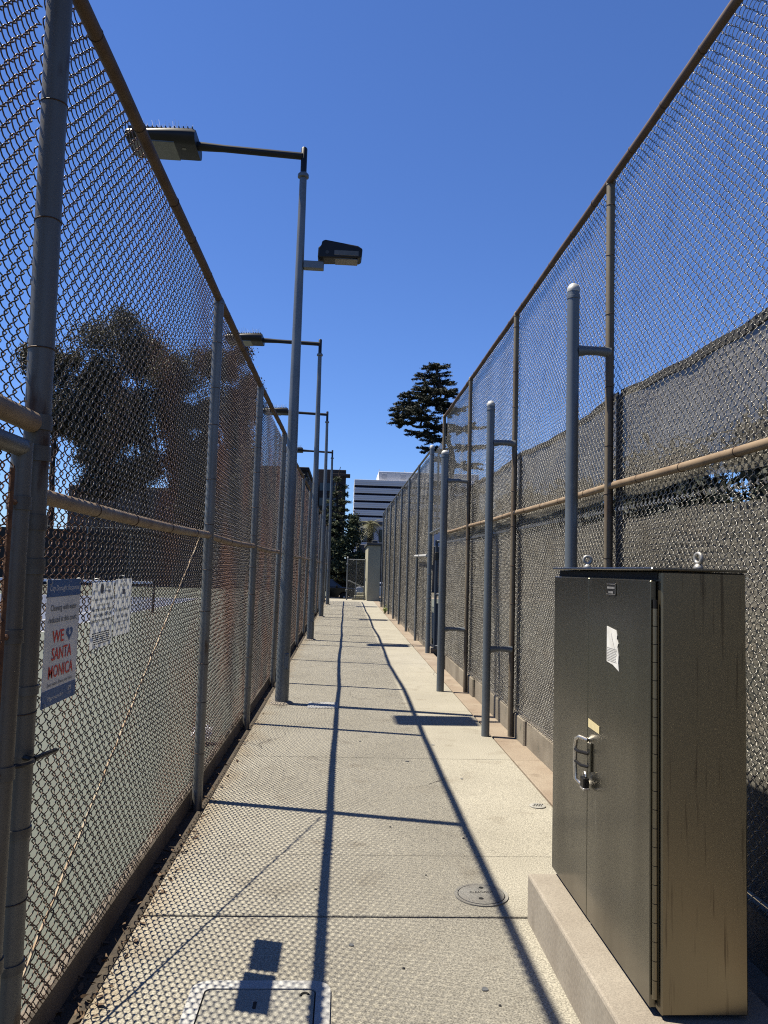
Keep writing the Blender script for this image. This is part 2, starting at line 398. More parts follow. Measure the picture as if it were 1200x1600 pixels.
struct('gutter', MB().box((-1.10, -2, -.15), (-.918, 41.6, -.065)), 'dirt')
struct('end_landing', MB().bbox((-1.4, 41.63, -.15), (4, 43.4, -.012), .01), 'slab')
# left court
struct('left_court', MB().box((-38, -8, -.1), (-1.112, 56, -.01)), 'court_green')
struct('left_court_playing_area', MB().box((-18.05, 15.1, -.03), (-7.05, 38.9, -.006)), 'court_blue')
def cline(x0, x1, y0, y1): return struct('court_line', MB().box((x0, y0, -.03), (x1, y1, -.002)), 'line_white')
cline(-7.12, -7.05, 15.1, 38.9); cline(-8.49, -8.42, 15.1, 38.9); cline(-16.70, -16.62, 15.1, 38.9); cline(-18.05, -17.97, 15.1, 38.9)
cline(-17.96, -7.13, 15.1, 15.2); cline(-17.96, -7.13, 38.8, 38.9); cline(-16.61, -8.50, 20.55, 20.62); cline(-16.61, -8.50, 33.38, 33.45)
# right court, a little higher
struct('right_court', MB().box((2.02, -6, -.12), (34, 42, .16)), 'court_green')

# kerbs under the fences: cast concrete, in lengths
kl = setp(thing('kerb', 'low brown concrete kerb along the foot of the left fence', 'kerb', (-1.13, 2, -.14)))
y = -1.0; i = 0
while y < 41:
    L_ = 3.0; MB().bbox((-1.11, y+.004, -.14), (-1.056, min(y+L_, 41.2)-.004, .07 + random.uniform(-.006, .006)), .01).build('kerb_block', 'curb', kl); y += L_
kr = setp(thing('kerb', 'taller stained concrete kerb under the right fence', 'kerb', (1.93, 2, -.1)))
y = -1.0
while y < 13.6:
    x = 1.905-.0086*y
    MB().bbox((x-.045, y+.004, -.1), (x+.12, min(y+2.88, 13.72)-.012, .245 + random.uniform(-.006, .006)), .014).build('kerb_block', 'curb_right', kr); y += 2.88
kf = setp(thing('kerb', 'narrow concrete kerb under the far low fence on the right', 'kerb', (1.85, 16, -.1)))
y = 15.95
while y < 35.2:
    x = 1.89-.00375*y
    MB().bbox((x-.02, y+.004, -.1), (x+.13, y+2.7-.006, .10), .012).build('kerb_block', 'curb_right', kf); y += 2.74

# ------------------------------------------------------------------ chain link
PIT = .0629
def wire_panel(name, L_, H_, rw=.0022, t=.0085, seed=1, bulge=.005):
    w_ = PIT/2; n = int(round(L_/w_)); m = int(round(H_/w_))
    k = np.arange(n)[:, None]; j = np.arange(m+1)[None, :]
    s = (j+k) % 2
    a_out = np.where(s == 0, 1., -1.); a_in = -a_out
    a_in = np.where(s == 0, -1., 1.)          # the leg that arrives from the other side
    yb = (k+s)*w_ + np.where(s == 0, -1, 1)*rw*.9; zb = j*w_ + 0*k
    r_ = np.random.default_rng(seed); jy = r_.normal(0, .0021, (n+2, m+2)); jz = r_.normal(0, .0021, (n+2, m+2))
    yb = yb + jy[(k+s), j]; zb = zb + jz[(k+s), j]
    d = .0042
    pA = np.stack([a_in*t*.55, yb, zb-d], -1); pB = np.stack([a_out*t*.55, yb, zb+d], -1)
    yn = np.concatenate([yb[:, 1:], yb[:, -1:]], 1); zn = np.concatenate([zb[:, 1:], zb[:, -1:]], 1)
    pM = np.stack([a_out*t, yb+(yn-yb)*.3, zb+(zn-zb)*.34], -1); pN = np.stack([a_out*t, yb+(yn-yb)*.7, zb+(zn-zb)*.66], -1)
    pts = np.stack([pA, pB, pM, pN], 2).reshape(n, (m+1)*4, 3)[:, :-2]
    ph = r_.uniform(0, 6, 4)
    yy, zz = pts[..., 1], pts[..., 2]
    pts[..., 0] += bulge*(np.sin(yy*2.6+ph[0])*np.sin(zz*1.7+ph[1]) + .5*np.sin(yy*6+zz*3+ph[2]))
    pts[..., 1] += .004*np.sin(zz*2.3+ph[3]+yy) ; pts[..., 2] += .005*np.sin(yy*2.9+ph[1])
    T = np.empty_like(pts); T[:, 1:-1] = pts[:, 2:]-pts[:, :-2]; T[:, 0] = pts[:, 1]-pts[:, 0]; T[:, -1] = pts[:, -1]-pts[:, -2]
    T /= np.linalg.norm(T, axis=-1, keepdims=True)
    N1 = np.cross(T, np.array([1., 0, 0])); N1 /= np.linalg.norm(N1, axis=-1, keepdims=True); N2 = np.cross(T, N1)
    V = np.stack([pts+N1*rw, pts+N2*rw, pts-N1*rw, pts-N2*rw], 2)      # n, K, 4, 3
    K = V.shape[1]; idx = np.arange(n*K*4).reshape(n, K, 4)
    a = idx[:, :-1]; b = idx[:, 1:]
    Q = np.stack([a, np.roll(a, -1, 2), np.roll(b, -1, 2), b], -1).reshape(-1, 4)
    return np_mesh(name, V.reshape(-1, 3), Q, True)
tie_ring = {}
def ring_mesh(r, wd=.0022, col='tie'):
    key = (round(r, 4), wd, col)
    if key not in tie_ring:
        me = MB().torus((0, 0, 0), r+wd*.5, wd, 16, 5).mesh('tie_wire'); me.materials.append(MATS[col]); me.shade_smooth(); tie_ring[key] = me
    return tie_ring[key]
def band_mesh(r, h_=.022, col='band'):
    key = ('b', round(r, 4), h_, col)
    if key not in tie_ring:
        me = MB().lathe((0, 0, 0), [(r, -h_), (r+.004, -h_), (r+.004, h_), (r, h_)], 20).mesh('brace_band'); me.materials.append(MATS[col]); me.shade_smooth(); me.set_sharp_from_angle(angle=R(40)); tie_ring[key] = me
    return tie_ring[key]
post_me = {}
def post(parent, x, y, z0, z1, r, m, ties=(), cap=True, name='post', lean=(0, 0)):
    key = (round(z0, 3), round(z1, 3), r, m, cap)
    if key not in post_me:
        mb = MB().lathe((0, 0, 0), [(r, z0), (r, z1)] if not cap else [(r, z0), (r, z1-.01), (r*1.12, z1-.01), (r*1.12, z1+.015), (r*.75, z1+.04), (r*.2, z1+.05)], 18)
        me = mb.mesh(name); me.materials.append(MATS[m]); me.shade_smooth(); me.set_sharp_from_angle(angle=R(35)); post_me[key] = me
    o = bpy.data.objects.new(name, post_me[key]); C.objects.link(o); o.parent = parent
    o.location = Vector((x, y, 0)) - rootloc(parent); o.rotation_euler = (lean[0], lean[1], 0)
    for zt in ties:
        t = bpy.data.objects.new('tie_wire', ring_mesh(r)); C.objects.link(t); t.parent = o
        t.location = (0, 0, zt); t.rotation_euler = (random.uniform(-.14, .14), random.uniform(-.14, .14), random.uniform(0, 6))
    return o
def rail(parent, p0, p1, r, m, n_t=0, name='rail', sag=0.0, seg=5, wob=0):
    p0, p1 = Vector(p0), Vector(p1)
    pts = [p0.lerp(p1, i/seg) + Vector((wob*math.sin(i*2.1), 0, -sag*math.sin(math.pi*i/seg))) for i in range(seg+1)]
    o = MB().path(pts, r, 14).build(name, m, parent, True)
    for i in range(n_t):
        f = (i+.7+random.uniform(-.15, .15))/(n_t+.4)
        t = bpy.data.objects.new('tie_wire', ring_mesh(r)); C.objects.link(t); t.parent = o
        q = p0.lerp(p1, f); q.z -= sag*math.sin(math.pi*f)
        t.location = q - rootloc(o); t.rotation_euler = (R(90)+random.uniform(-.15, .15), 0, random.uniform(-.2, .2))
    return o
def hang(parent, me, p0, p1, z, base_len, zs=1, name='wire_mesh'):
    o = bpy.data.objects.new(name, me); C.objects.link(o); o.parent = parent
    d = Vector((p1[0]-p0[0], p1[1]-p0[1], 0))
    o.location = Vector((p0[0], p0[1], z)) - rootloc(parent)
    o.rotation_euler = (0, 0, math.atan2(-d.x, d.y)); o.scale = (1, d.length/base_len, zs); o['kind'] = 'stuff'
    return o

# ---- left fence
XL = -1.003
LF = thing('chain_link_fence', 'rusty brown chain-link fence on the left, hung with a blue sign, along the tennis court', 'fence', (XL, 2.5, -.1))
LH = 3.656
lposts = [2.5, 5.735, 8.494, 11.487, 14.35, 17.2, 20.05, 22.9, 25.75, 28.6, 31.45, 34.3, 37.15, 40.0]
lm = wire_panel('wire_mesh', 2.86, 3.50, .0027, seed=3); lm.materials.append(MATS['wire_rusty'])
ltop = [0, 0, .012, .045, -.005, .03, .055, .02, .05, .07, .04, .06, .08, .06]
for i, y in enumerate(lposts):
    if i == 0:
        p = post(LF, XL, 2.567, -.15, 3.95, .040, 'post_left', [.62, 1.2, 2.36, 2.78, 3.18, 3.55], False, lean=(.021, 0))
        for zt in (.42, .83, 1.27, 1.66, 1.80, 2.02, 2.12):
            b = bpy.data.objects.new('brace_band', band_mesh(.041, .024 if zt > 1.6 else .014)); C.objects.link(b); b.parent = p; b.location = (0, 0, zt)
    else:
        tz = [.34 + .335*k + random.uniform(-.05, .05) for k in range(10)] if i < 7 else [.5, 1.2, 2.4, 3.1]
        post(LF, XL, y, -.14, LH-.02, .0365 if i < 4 else .034, 'post_zinc', tz, True, lean=(0, ltop[i]/LH))
for i in range(len(lposts)-1):
    a, b = lposts[i], lposts[i+1]
    rail(LF, (XL+ltop[i], a, LH+.01), (XL+ltop[i+1], b, LH+.01), .028, 'rail_rust', 5 if i < 5 else 0, 'top_rail', wob=.002)
    rail(LF, (XL+.52*ltop[i], a+.03, 1.89), (XL+.52*ltop[i+1], b-.03, 1.895), .026, 'rail_tan', 4 if i < 5 else 0, 'middle_rail', sag=.012)
    hang(LF, lm, (XL-.047, a), (XL-.047, b), .10, 2.86, 1.032)
# tension rod woven through the first bay
MB().path([(XL-.047+.0015*math.sin(t*300), 5.66+(2.70-5.66)*t, 1.885+(.215-1.885)*t) for t in [k/60 for k in range(61)]], .0058, 6).build('tension_rod', 'rod', LF, True)
MB().path([(XL-.05, y, .15+.012*math.sin(y*3)) for y in [2.5+k*.3 for k in range(125)]], .0028, 4).build('bottom_wire', 'tie', LF, True)
# knuckled wire ends along the bottom
mb = MB()
for k in range(190):
    y = 2.56+k*PIT*.5*1.0
    if random.random() < .8:
        a = random.uniform(-.5, .5); mb.path([(XL-.047, y, .13), (XL-.035, y+.008*a, .112), (XL-.03, y+.012+.01*a, .096), (XL-.042, y+.02, .108)], .0019, 4)
o = mb.build('knuckled_ends', 'wire_rusty', LF); o['kind'] = 'stuff'

# ---- left gate and transom
TG = thing('transom_fence', 'chain-link transom with tan rail above the gate at the far left', 'fence', (XL, 1.2, 2.1))
rail(TG, (XL, 2.475, 2.115), (XL, .4, 2.115), .034, 'rail_tan', 3, 'bottom_rail')
rail(TG, (XL, 2.46, LH), (XL, .4, LH), .028, 'rail_rust', 3, 'top_rail')
tm = wire_panel('wire_mesh', 2.07, 1.60, .0027, seed=5); tm.materials.append(MATS['wire_rusty'])
hang(TG, tm, (XL-.05, .4), (XL-.05, 2.47), 2.05, 2.07)
LG = thing('chain_link_gate', 'grey tubular gate leaf at the left edge beside the thick post', 'gate', (XL+.01, 2.4, .05))
MB().path([(XL+.01, 2.395, .10), (XL+.01, 2.395, 2.035)], .031, 16).build('stile', 'post_left', LG, True)
MB().path([(XL+.01, 2.40, 2.02), (XL+.01, 1.2, 2.02)], .029, 16).build('top_rail', 'post_left', LG, True)
MB().path([(XL+.01, 2.37, .12), (XL+.01, 1.2, .12)], .029, 16).build('bottom_rail', 'post_left', LG, True)
MB().path([(XL+.01, 1.2, .10), (XL+.01, 1.2, 2.035)], .031, 16).build('stile', 'post_left', LG, True)
MB().path([(XL+.012, 2.33, .2), (XL+.012, 2.33, 1.95)], .008, 6).build('stretcher_bar', 'rust', LG, True)
for zt in (.5, 1.05, 1.45, 1.85):
    MB().lathe((XL+.01, 2.395, zt), [(.031, -.02), (.036, -.02), (.036, .02), (.031, .02)], 18).build('clamp', 'band', LG, True)
    MB().path([(XL+.012, 2.33, zt), (XL+.012, 2.365, zt)], .009, 6).build('clamp_bolt', 'rust', LG, True)
gm = wire_panel('wire_mesh', 1.13, 1.86, .0027, seed=6); gm.materials.append(MATS['rust'])
gz = gm.copy(); gz.materials.clear(); gz.materials.append(MATS['wire_zinc'])
hang(LG, gm, (XL+.005, 1.21), (XL+.005, 2.34), .14, 1.13)
lt = MB().torus((XL+.01, 2.46, 1.065), .058, .008, 18, 6, arc=(R(-60), R(240))).path([(XL+.06, 2.50, 1.065), (XL+.075, 2.64, 1.06)], .009, 8)
lt.build('fork_latch', 'steel_dark', LG, True)

# ---- right fence (taller) with wind screen
RF = thing('chain_link_fence', 'tall galvanised chain-link fence on the right lined with grey windscreen', 'fence', (1.80, 5.2, -.1))
RH = 4.44
def XR(y): return 1.830-.0086*y
rposts = [-.4, 2.33, 5.2, 8.08, 10.95, 13.69]
rm = wire_panel('wire_mesh', 2.83, 4.20, .0021, seed=9); rm.materials.append(MATS['wire_zinc'])
for i, y in enumerate(rposts):
    if i == 0: continue
    tz = [.5+.42*k+random.uniform(-.06, .06) for k in range(10)]
    post(RF, XR(y), y, -.1, RH, .029, 'post_right', tz, True, lean=(random.uniform(-.002, .002), random.uniform(-.002, .002)))
for i in range(len(rposts)-1):
    a, b = rposts[i], rposts[i+1]
    rail(RF, (XR(a), a, RH+.015), (XR(b), b, RH+.015), .026, 'rail_dark', 5, 'top_rail', wob=.002)
    rail(RF, (XR(a)+.005, a+.03, 2.25+.02*i), (XR(b)+.005, b-.03, 2.27+.02*i), .024, 'rail_tan', 4, 'middle_rail', sag=.008)
    hang(RF, rm, (XR(a)+.044, a), (XR(b)+.044, b), .25, 2.83, 1.012)
    MB().path([(XR(a)+.043, a, .285), (XR(b)+.043, b, .285)], .0035, 5).build('bottom_wire', 'steel_bright', RF, True)
# seam where two widths of wire are tied together
mb = MB()
y = 1.2
while y < 13.6:
    z = 2.095+.006*y
    mb.path([(XR(y)+.036, y, z-.012), (XR(y)+.030, y+.006, z), (XR(y)+.036, y+.002, z+.014)], .0058, 5)
    y += PIT*1.01
o = mb.build('seam_ties', 'wire_zinc', RF); o['kind'] = 'stuff'
# wind screen, one cloth per bay, with hem and lacing
def screen(parent, a, b, z0f, z1f, seed, name='windscreen', ny=36, nz=22, off=.062, hem=True):
    r_ = random.Random(seed); ph = [r_.uniform(0, 6) for _ in range(4)]
    V = []; Fc = []
    for i in range(ny+1):
        y = a+(b-a)*i/ny
        for k in range(nz+1):
            t = k/nz; z0 = z0f(y); z1 = z1f(y)
            z = z0+(z1-z0)*t
            bx = .010*math.sin(z*9+y*1.3+ph[0])+.008*math.sin(y*4+ph[1]+z*2)+.006*math.sin(y*11+z*5+ph[2])
            V.append((XR(y)+off+.018+bx*(1 if 0 < k < nz else .4), y, z))
    for i in range(ny):
        for k in range(nz):
            p = i*(nz+1)+k; Fc.append((p, p+nz+1, p+nz+2, p+1))
    mb = MB(); mb.v = V; mb.f = Fc
    o = mb.build(name, 'windscreen', parent, True)
    e = MB()
    for k, zz in ((nz, z1f),):
        e.add([], [])
        pts = [(XR(a+(b-a)*i/ny)+off+.012, a+(b-a)*i/ny) for i in range(ny+1)]
        vs = []
        for (x, y) in pts: vs += [(x, y, zz(y)-.045), (x-.003, y, zz(y)+.004), (x+.010, y, zz(y)+.004), (x+.014, y, zz(y)-.045)]
        fs = []
        for i in range(ny):
            for j in range(4): fs.append((i*4+j, i*4+(j+1) % 4, (i+1)*4+(j+1) % 4, (i+1)*4+j))
        e.add(vs, fs)
    if hem: e.build('hem', 'hem', o)
    return o
for i in range(len(rposts)-1):
    a, b = rposts[i]+.03, rposts[i+1]-.03
    sag = lambda y, a=a, b=b: .05*math.sin(math.pi*(y-a)/(b-a)) - .012*abs(math.sin((y-a)*5.2))
    top = (2.93, 2.94, 2.95, 2.96, 2.90)[i]
    screen(RF, a, b, lambda y: 2.185+.006*y+.012*math.sin(y*5), lambda y, top=top, sag=sag: top-sag(y), 10+i, nz=12)
    screen(RF, a, b, lambda y: .27, lambda y: 2.045+.006*y-.02*abs(math.sin(y*2.3)), 30+i, hem=False)
    MB().bbox((XR(b)+.060, b-.05, .3), (XR(b)+.07, b+.055, top-.02), .002).build('screen_seam', 'hem', RF)

# ---- far right fence beyond the opening
FF = thing('chain_link_fence', 'lower grey chain-link fence on the right beyond the gate opening', 'fence', (1.74, 16, -.1))
FH = 4.20
def XF(y): return 1.802-.00375*y
fposts = [15.98, 18.69, 21.4, 24.1, 26.8, 29.5, 32.2, 34.9]
for i, y in enumerate(fposts):
    if i == 0:
        p = post(FF, XF(y), y, -.1, FH+.02, .047, 'galv_paint', [.6+.5*k for k in range(8)], False)
        MB().lathe((XF(y), y, FH+.02), [(.052, 0), (.052, .03), (.043, .06), (.02, .078), (.004, .082)], 16).build('post_cap', 'cap_white', p, True)
    else:
        post(FF, XF(y), y, -.1, FH, .032, 'galv', [.4+.45*k for k in range(9)] if i < 4 else [], True)
for i in range(len(fposts)-1):
    a, b = fposts[i], fposts[i+1]
    rail(FF, (XF(a), a, FH+.01), (XF(b), b, FH+.01), .025, 'galv', 0, 'top_rail')
    hang(FF, rm, (XF(a)+.045, a), (XF(b)+.045, b), .12, 2.83, .965)
    fs = MB(); a2, b2 = a+.03, b-.03
    vs = []; fc = []
    for q in range(9):
        yy = a2+(b2-a2)*q/8
        for k in range(7):
            z = .16+(3.15-.16)*k/6; vs.append((XF(yy)+.075+.012*math.sin(yy*4+z*3), yy, z))
    for q in range(8):
        for k in range(6): p = q*7+k; fc.append((p, p+7, p+8, p+1))
    fs.v = vs; fs.f = fc; fs.build('windscreen', 'windscreen', FF, True)
rail(FF, (XF(16)-.05, 16.03, 1.99), (XF(18.6)-.05, 18.65, 2.02), .028, 'cap_white', 0, 'short_rail')

# ---- opening with an inward gate
OG = thing('chain_link_gate', 'dark blue framed gate standing open between the two right-hand fences', 'gate', (1.95, 15.85, .1))
for (p0, p1, nm) in (((1.86, 15.80, .12), (1.86, 15.80, 2.3), 'stile'), ((2.75, 15.35, .12), (2.75, 15.35, 2.3), 'stile'), ((1.86, 15.80, 2.28), (2.75, 15.35, 2.28), 'top_rail'), ((1.86, 15.80, .16), (2.75, 15.35, .16), 'bottom_rail'), ((1.86, 15.80, 1.2), (2.75, 15.35, 1.2), 'middle_rail')):
    MB().path([p0, p1], .028, 10).build(nm, 'blue_paint', OG, True)
MB().add([(1.87, 15.80, .16), (2.74, 15.36, .16), (2.74, 15.36, 1.02), (1.87, 15.80, 1.02)], [(0, 1, 2, 3)]).add([(1.87, 15.815, .16), (2.74, 15.375, .16), (2.74, 15.375, 1.02), (1.87, 15.815, 1.02)], [(3, 2, 1, 0)]).build('kick_panel', 'blue_paint', OG)
gmo = hang(OG, gz, (1.87, 15.80), (2.74, 15.36), 1.0, 1.13, .66)
MB().bbox((1.83, 15.74, 1.9), (1.90, 15.86, 2.06), .01).build('lock_box', 'steel_dark', OG)
for (x, y, zz) in ((1.735, 13.78, 3.2),):
    RP = thing('over_gate_fence', 'narrow see-through chain-link strip above the opening on the right', 'fence', (1.75, 14.8, 2.4))
    rail(RP, (XR(13.75), 13.75, 2.45), (XF(15.9), 15.93, 2.45), .024, 'galv', 0, 'bottom_rail')
    hang(RP, gz, (XR(13.75)+.04, 13.75), (XF(15.9)+.04, 15.93), 2.4, 1.13, .92)
    MB().path([(1.79, 15.2, 2.4), (1.79, 15.2, 4.1)], .02, 8).build('brace_post', 'galv', RP, True)

# ------------------------------------------------------------------ lamp posts
def head_mesh(Lx, W, T, n=10):
    """flat luminaire with rounded long edges, tapering in thickness toward its tip (local: from x=0 to -Lx)"""
    vs = []; fs = []
    prof = []
    for k in range(n+1): a = -math.pi/2+math.pi*k/n; prof.append((W/2-T/2+T/2*math.cos(a), T/2*math.sin(a)))
    for k in range(n+1): a = math.pi/2+math.pi*k/n; prof.append((-W/2+T/2+T/2*math.cos(a), T/2*math.sin(a)))
    m = len(prof); st = [(0, .86), (-.04, 1), (-Lx*.35, .95), (-Lx*.97, .62), (-Lx, .5)]
    for x, s in st:
        for (yy, z) in prof: vs.append((x, yy*(1 if s > .6 else .97), z*s + T/2*(1-s)*-.6))
    for i in range(len(st)-1):
        for j in range(m): fs.append((i*m+j, i*m+(j+1) % m, (i+1)*m+(j+1) % m, (i+1)*m+j))
    fs.append(tuple(range(m))); fs.append(tuple((len(st)-1)*m+j for j in range(m-1, -1, -1)))
    return vs, fs
def make_lamp(label, flood):
    t = thing('lamp_post', label, 'lamp post', group='court lamp posts along the walkway')
    MB().lathe((0, 0, 0), [(.083, -.1), (.083, .4), (.070, 2.5), (.056, 5.2), (.046, 6.72)], 20).build('pole', 'galv', t, True)
    MB().lathe((0, 0, -.02), [(.15, 0), (.15, .024), (.12, .045), (.085, .05)], 20).build('base_grout', 'plinth', t, True)
    hh = MB().bbox((.02, -.086, .42), (.072, -.03, .62), .006).build('hand_hole_cover', 'galv_paint', t)
    for zz in (.44, .60): MB().lathe((.045, -.087, zz), [(.006, -.004), (.006, .002)], 8, 'y').build('screw', 'steel_dark', hh)
    MB().lathe((0, 0, 6.70), [(.046, 0), (.072, .015), (.072, .05), (.05, .075)], 18).build('collar', 'galv', t, True)
    MB().lathe((0, 0, 6.74), [(.040, 0), (.040, .36), (.03, .375)], 14).build('tenon', 'black_metal', t, True)
    arm = MB().path([(-.02, 0, 7.0), (-1.02, 0, 7.035), (-1.36, 0, 7.045)], [.046, .046, .058], 10); arm.build('arm', 'black_metal', t, True)
    vs, fs = head_mesh(.86, .56, .21)
    hd = MB().add([(x-1.36, y, z+7.06) for x, y, z in vs], fs).build('lamp_head', 'black_metal', t, True)
    fn = MB()
    for k in range(13): 
        x = -1.40-.055*k; fn.bbox((x-.006, -.25, 7.10), (x+.006, .25, 7.165-.0022*k), .002)
    fn.box((-2.18, -.24, 7.09), (-1.38, .24, 7.13))
    fn.build('cooling_fins', 'lamp_grey', hd)
    MB().bbox((-2.17, -.22, 6.952), (-1.62, .22, 6.985), .004).build('lens', 'lens', hd)
    MB().lathe((-1.52, -.08, 6.952), [(.028, 0), (.028, .02)], 12).build('sensor', 'lens_dim', hd)
    sp = MB()
    for k in range(80):
        x = -1.42-random.random()*.74; y = random.uniform(-.17, .17)
        sp.path([(x, y, 7.13), (x+random.uniform(-.05, .05), y+random.uniform(-.05, .05), 7.15+random.uniform(.09, .16))], .0022, 3)
    o = sp.build('bird_spikes', 'spike', hd); o['kind'] = 'stuff'
    if flood:
        MB().bbox((.05, -.05, 5.50), (.31, .05, 5.60), .008).build('bracket', 'galv', t)
        fl = MB().prism([(.23, 5.62), (.235, 5.76), (.27, 5.78), (.28, 5.84), (.32, 5.86), (.74, 5.80), (.80, 5.765), (.79, 5.66), (.76, 5.64), (.30, 5.62)], -.12, .12, 'y').build('floodlight', 'black_metal', t)
        m = fl.modifiers.new('bevel', 'BEVEL'); m.width = .022; m.segments = 3
        MB().bbox((.44, -.126, 5.66), (.75, -.115, 5.725), .004).build('lens', 'lens_dim', fl)
        MB().bbox((.45, -.10, 5.618), (.74, .10, 5.634), .004).build('lower_lens', 'lens_dim', fl)
        MB().lathe((.35, -.122, 5.69), [(.024, -.004), (.024, .008)], 12, 'y').build('sensor', 'lamp_grey', fl)
    return t
lamps = [(-.727, 9.746), (-.755, 18.214), (-.766, 26.753), (-.745, 35.619)]
l0 = make_lamp('tall grey lamp post nearest the camera, with a second floodlight over the walkway', True)
l1 = make_lamp('lamp post second from the camera, arm over the left court', False)
l2 = copy_tree(l1); l2['label'] = 'lamp post third from the camera along the left fence'
l3 = copy_tree(l1); l3['label'] = 'farthest lamp post, nearest the end of the walkway'
for o, (x, y) in zip((l0, l1, l2, l3), lamps): o.location = (x, y, 0); o.rotation_euler = (0, R(random.uniform(-.3, .3)), R(random.uniform(-2, 2)))

# ------------------------------------------------------------------ cut-off poles on the right
def make_stub():
    t = thing('steel_pole', '', 'pole', group='capped steel poles braced to the right fence')
    MB().lathe((0, 0, 0), [(.042, -.08), (.042, 3.5)], 20).build('pole', 'galv_paint', t, True)
    MB().lathe((0, 0, 3.5), [(.0435, 0), (.0455, .012), (.042, .03), (.030, .05), (.012, .06)], 18).build('cap', 'cap_white', t, True)
    MB().lathe((0, 0, 3.45), [(.0425, 0), (.0455, .002), (.0455, .018), (.0425, .02)], 18).build('cap_ring', 'galv', t, True)
    for z in (3.10, .90):
        MB().path([(.03, 0, z), (.10, 0, z+.006), (.18, 0, z+.006), (.262, 0, z)], [.040, .030, .030, .036], 10, flat=1.0).build('bracket', 'galv_paint', t, True)
    return t
s0 = make_stub(); s1 = copy_tree(s0); s2 = copy_tree(s0)
for o, (x, y, zs), lb in zip((s0, s1, s2), ((1.53, 5.2, 1.04), (1.495, 8.055, .982), (1.385, 10.957, .957)),
    ('blue-grey capped pole rising behind the steel cabinet', 'blue-grey capped pole second from the camera on the right', 'blue-grey capped pole nearest the opening on the right')):
    o.location = (x, y, 0); o.scale = (1, 1, zs); o['label'] = lb
s2.scale = (1.25, 1, .957)

# ------------------------------------------------------------------ steel cabinet on its plinth
single('concrete_plinth', MB().bbox((.938, 1.9, -.02), (1.50, 3.868, .22), .012, 2), 'plinth', 'pale concrete plinth carrying the steel cabinet', 'plinth', base=(1.2, 2.9, 0))
CB = thing('steel_cabinet', 'brushed stainless steel two-door electrical cabinet on a concrete plinth', 'cabinet', (1.22, 3.24, .22))
y0, y1, z0, z1, xd = 2.62, 3.89, .222, 1.700, 1.085
MB().bbox((xd+.002, y0, z0+.012), (1.384, y1, z1), .006).build('body', 'steel_side', CB)
MB().bbox((xd-.034, y0-.004, z1+.002), (1.388, y1+.004, z1+.012), .003).build('top_lip', 'steel', CB)
MB().bbox((xd+.02, y0+.03, z0), (1.37, y1-.03, z0+.014), .002).build('base_frame', 'steel_dark', CB)
dl = MB().bbox((xd-.024, 3.337, z0+.022), (xd-.002, y1-.008, z1-.032), .003).build('door', 'steel', CB)
dr = MB().bbox((xd-.024, y0+.034, z0+.022), (xd-.002, 3.332, z1-.032), .003).build('door', 'steel', CB)
MB().box((xd-.001, y0+.03, z1-.03), (xd+.004, y1-.01, z1-.004)).build('door_gap', 'hole', CB)
hg = MB()
MB().path([(xd-.012, y0+.018, z0+.06), (xd-.012, y0+.018, z1-.10)], .008, 10).build('hinge', 'steel_dark', CB, True)
hx = CB.children[-1]
k = 0; zz = z0+.06
kn = MB().lathe((0, 0, 0), [(.0088, 0), (.0088, .0585)], 10).mesh('hinge_knuckle'); kn.materials.append(MATS['steel_side']); kn.shade_smooth(); kn.set_sharp_from_angle(angle=R(40))
while zz < z1-.16:
    o = bpy.data.objects.new('hinge_knuckle', kn); C.objects.link(o); o.parent = hx; o.location = Vector((xd-.012, y0+.018, zz)) - rootloc(hx); zz += .0615
# handle
hd = MB().path([(xd-.026, 3.335, .975), (xd-.055, 3.352, .985), (xd-.06, 3.378, .972), (xd-.06, 3.392, .94), (xd-.06, 3.394, .86), (xd-.058, 3.392, .80), (xd-.045, 3.38, .785), (xd-.028, 3.36, .778)], [.009]*8, 10)
hd.build('handle', 'steel_bright', dr, True)
MB().bbox((xd-.034, 3.27, .855), (xd-.024, 3.308, .975), .003).build('lock_plate', 'steel', dr)
MB().path([(xd-.03, 3.30, .925), (xd-.06, 3.345, .925), (xd-.06, 3.39, .925)], .008, 8).build('latch_arm', 'steel_dark', dr, True)
MB().path([(xd-.03, 3.30, .87), (xd-.05, 3.34, .868), (xd-.06, 3.39, .875)], .007, 8).build('latch_arm', 'steel_dark', dr, True)
pk = thing('padlock', 'small dark padlock hanging from the cabinet handle', 'padlock', (xd-.045, 3.295, .79))
MB().bbox((xd-.062, 3.268, .785), (xd-.036, 3.318, .832), .006, 2).build('padlock_body', 'steel_dark', pk)
MB().bbox((xd-.063, 3.266, .778), (xd-.035, 3.320, .792), .004).build('bottom_plate', 'steel_bright', pk)
MB().torus((xd-.049, 3.293, .836), .016, .0042, 14, 6, 'x', arc=(0, math.pi)).path([(xd-.049, 3.309, .83), (xd-.049, 3.309, .838)], .0042, 6).build('shackle', 'steel_bright', pk, True)
# rating plate with two lines
pl = MB().bbox((xd-.027, 2.992, 1.600), (xd-.0245, 3.094, 1.650), .001).build('name_plate', 'steel_dark', dr)
for zz in (1.606, 1.646): MB().box((xd-.0285, 2.992, zz-.001), (xd-.0272, 3.094, zz+.001)).build('plate_edge', 'steel_bright', pl)
MB().box((xd-.0285, 2.992, 1.606), (xd-.0272, 2.9945, 1.646)).build('plate_edge', 'steel_bright', pl)
for z_, w_ in ((1.632, .085), (1.614, .05)):
    mb = MB(); yy = 3.043+w_/2
    while yy > 3.043-w_/2:
        ww = random.uniform(.004, .010); mb.box((xd-.0285, yy-ww, z_-.004), (xd-.0273, yy, z_+.004)); yy -= ww+.003
    o = mb.build('plate_marks', 'ink_faint', pl); o['kind'] = 'stuff'
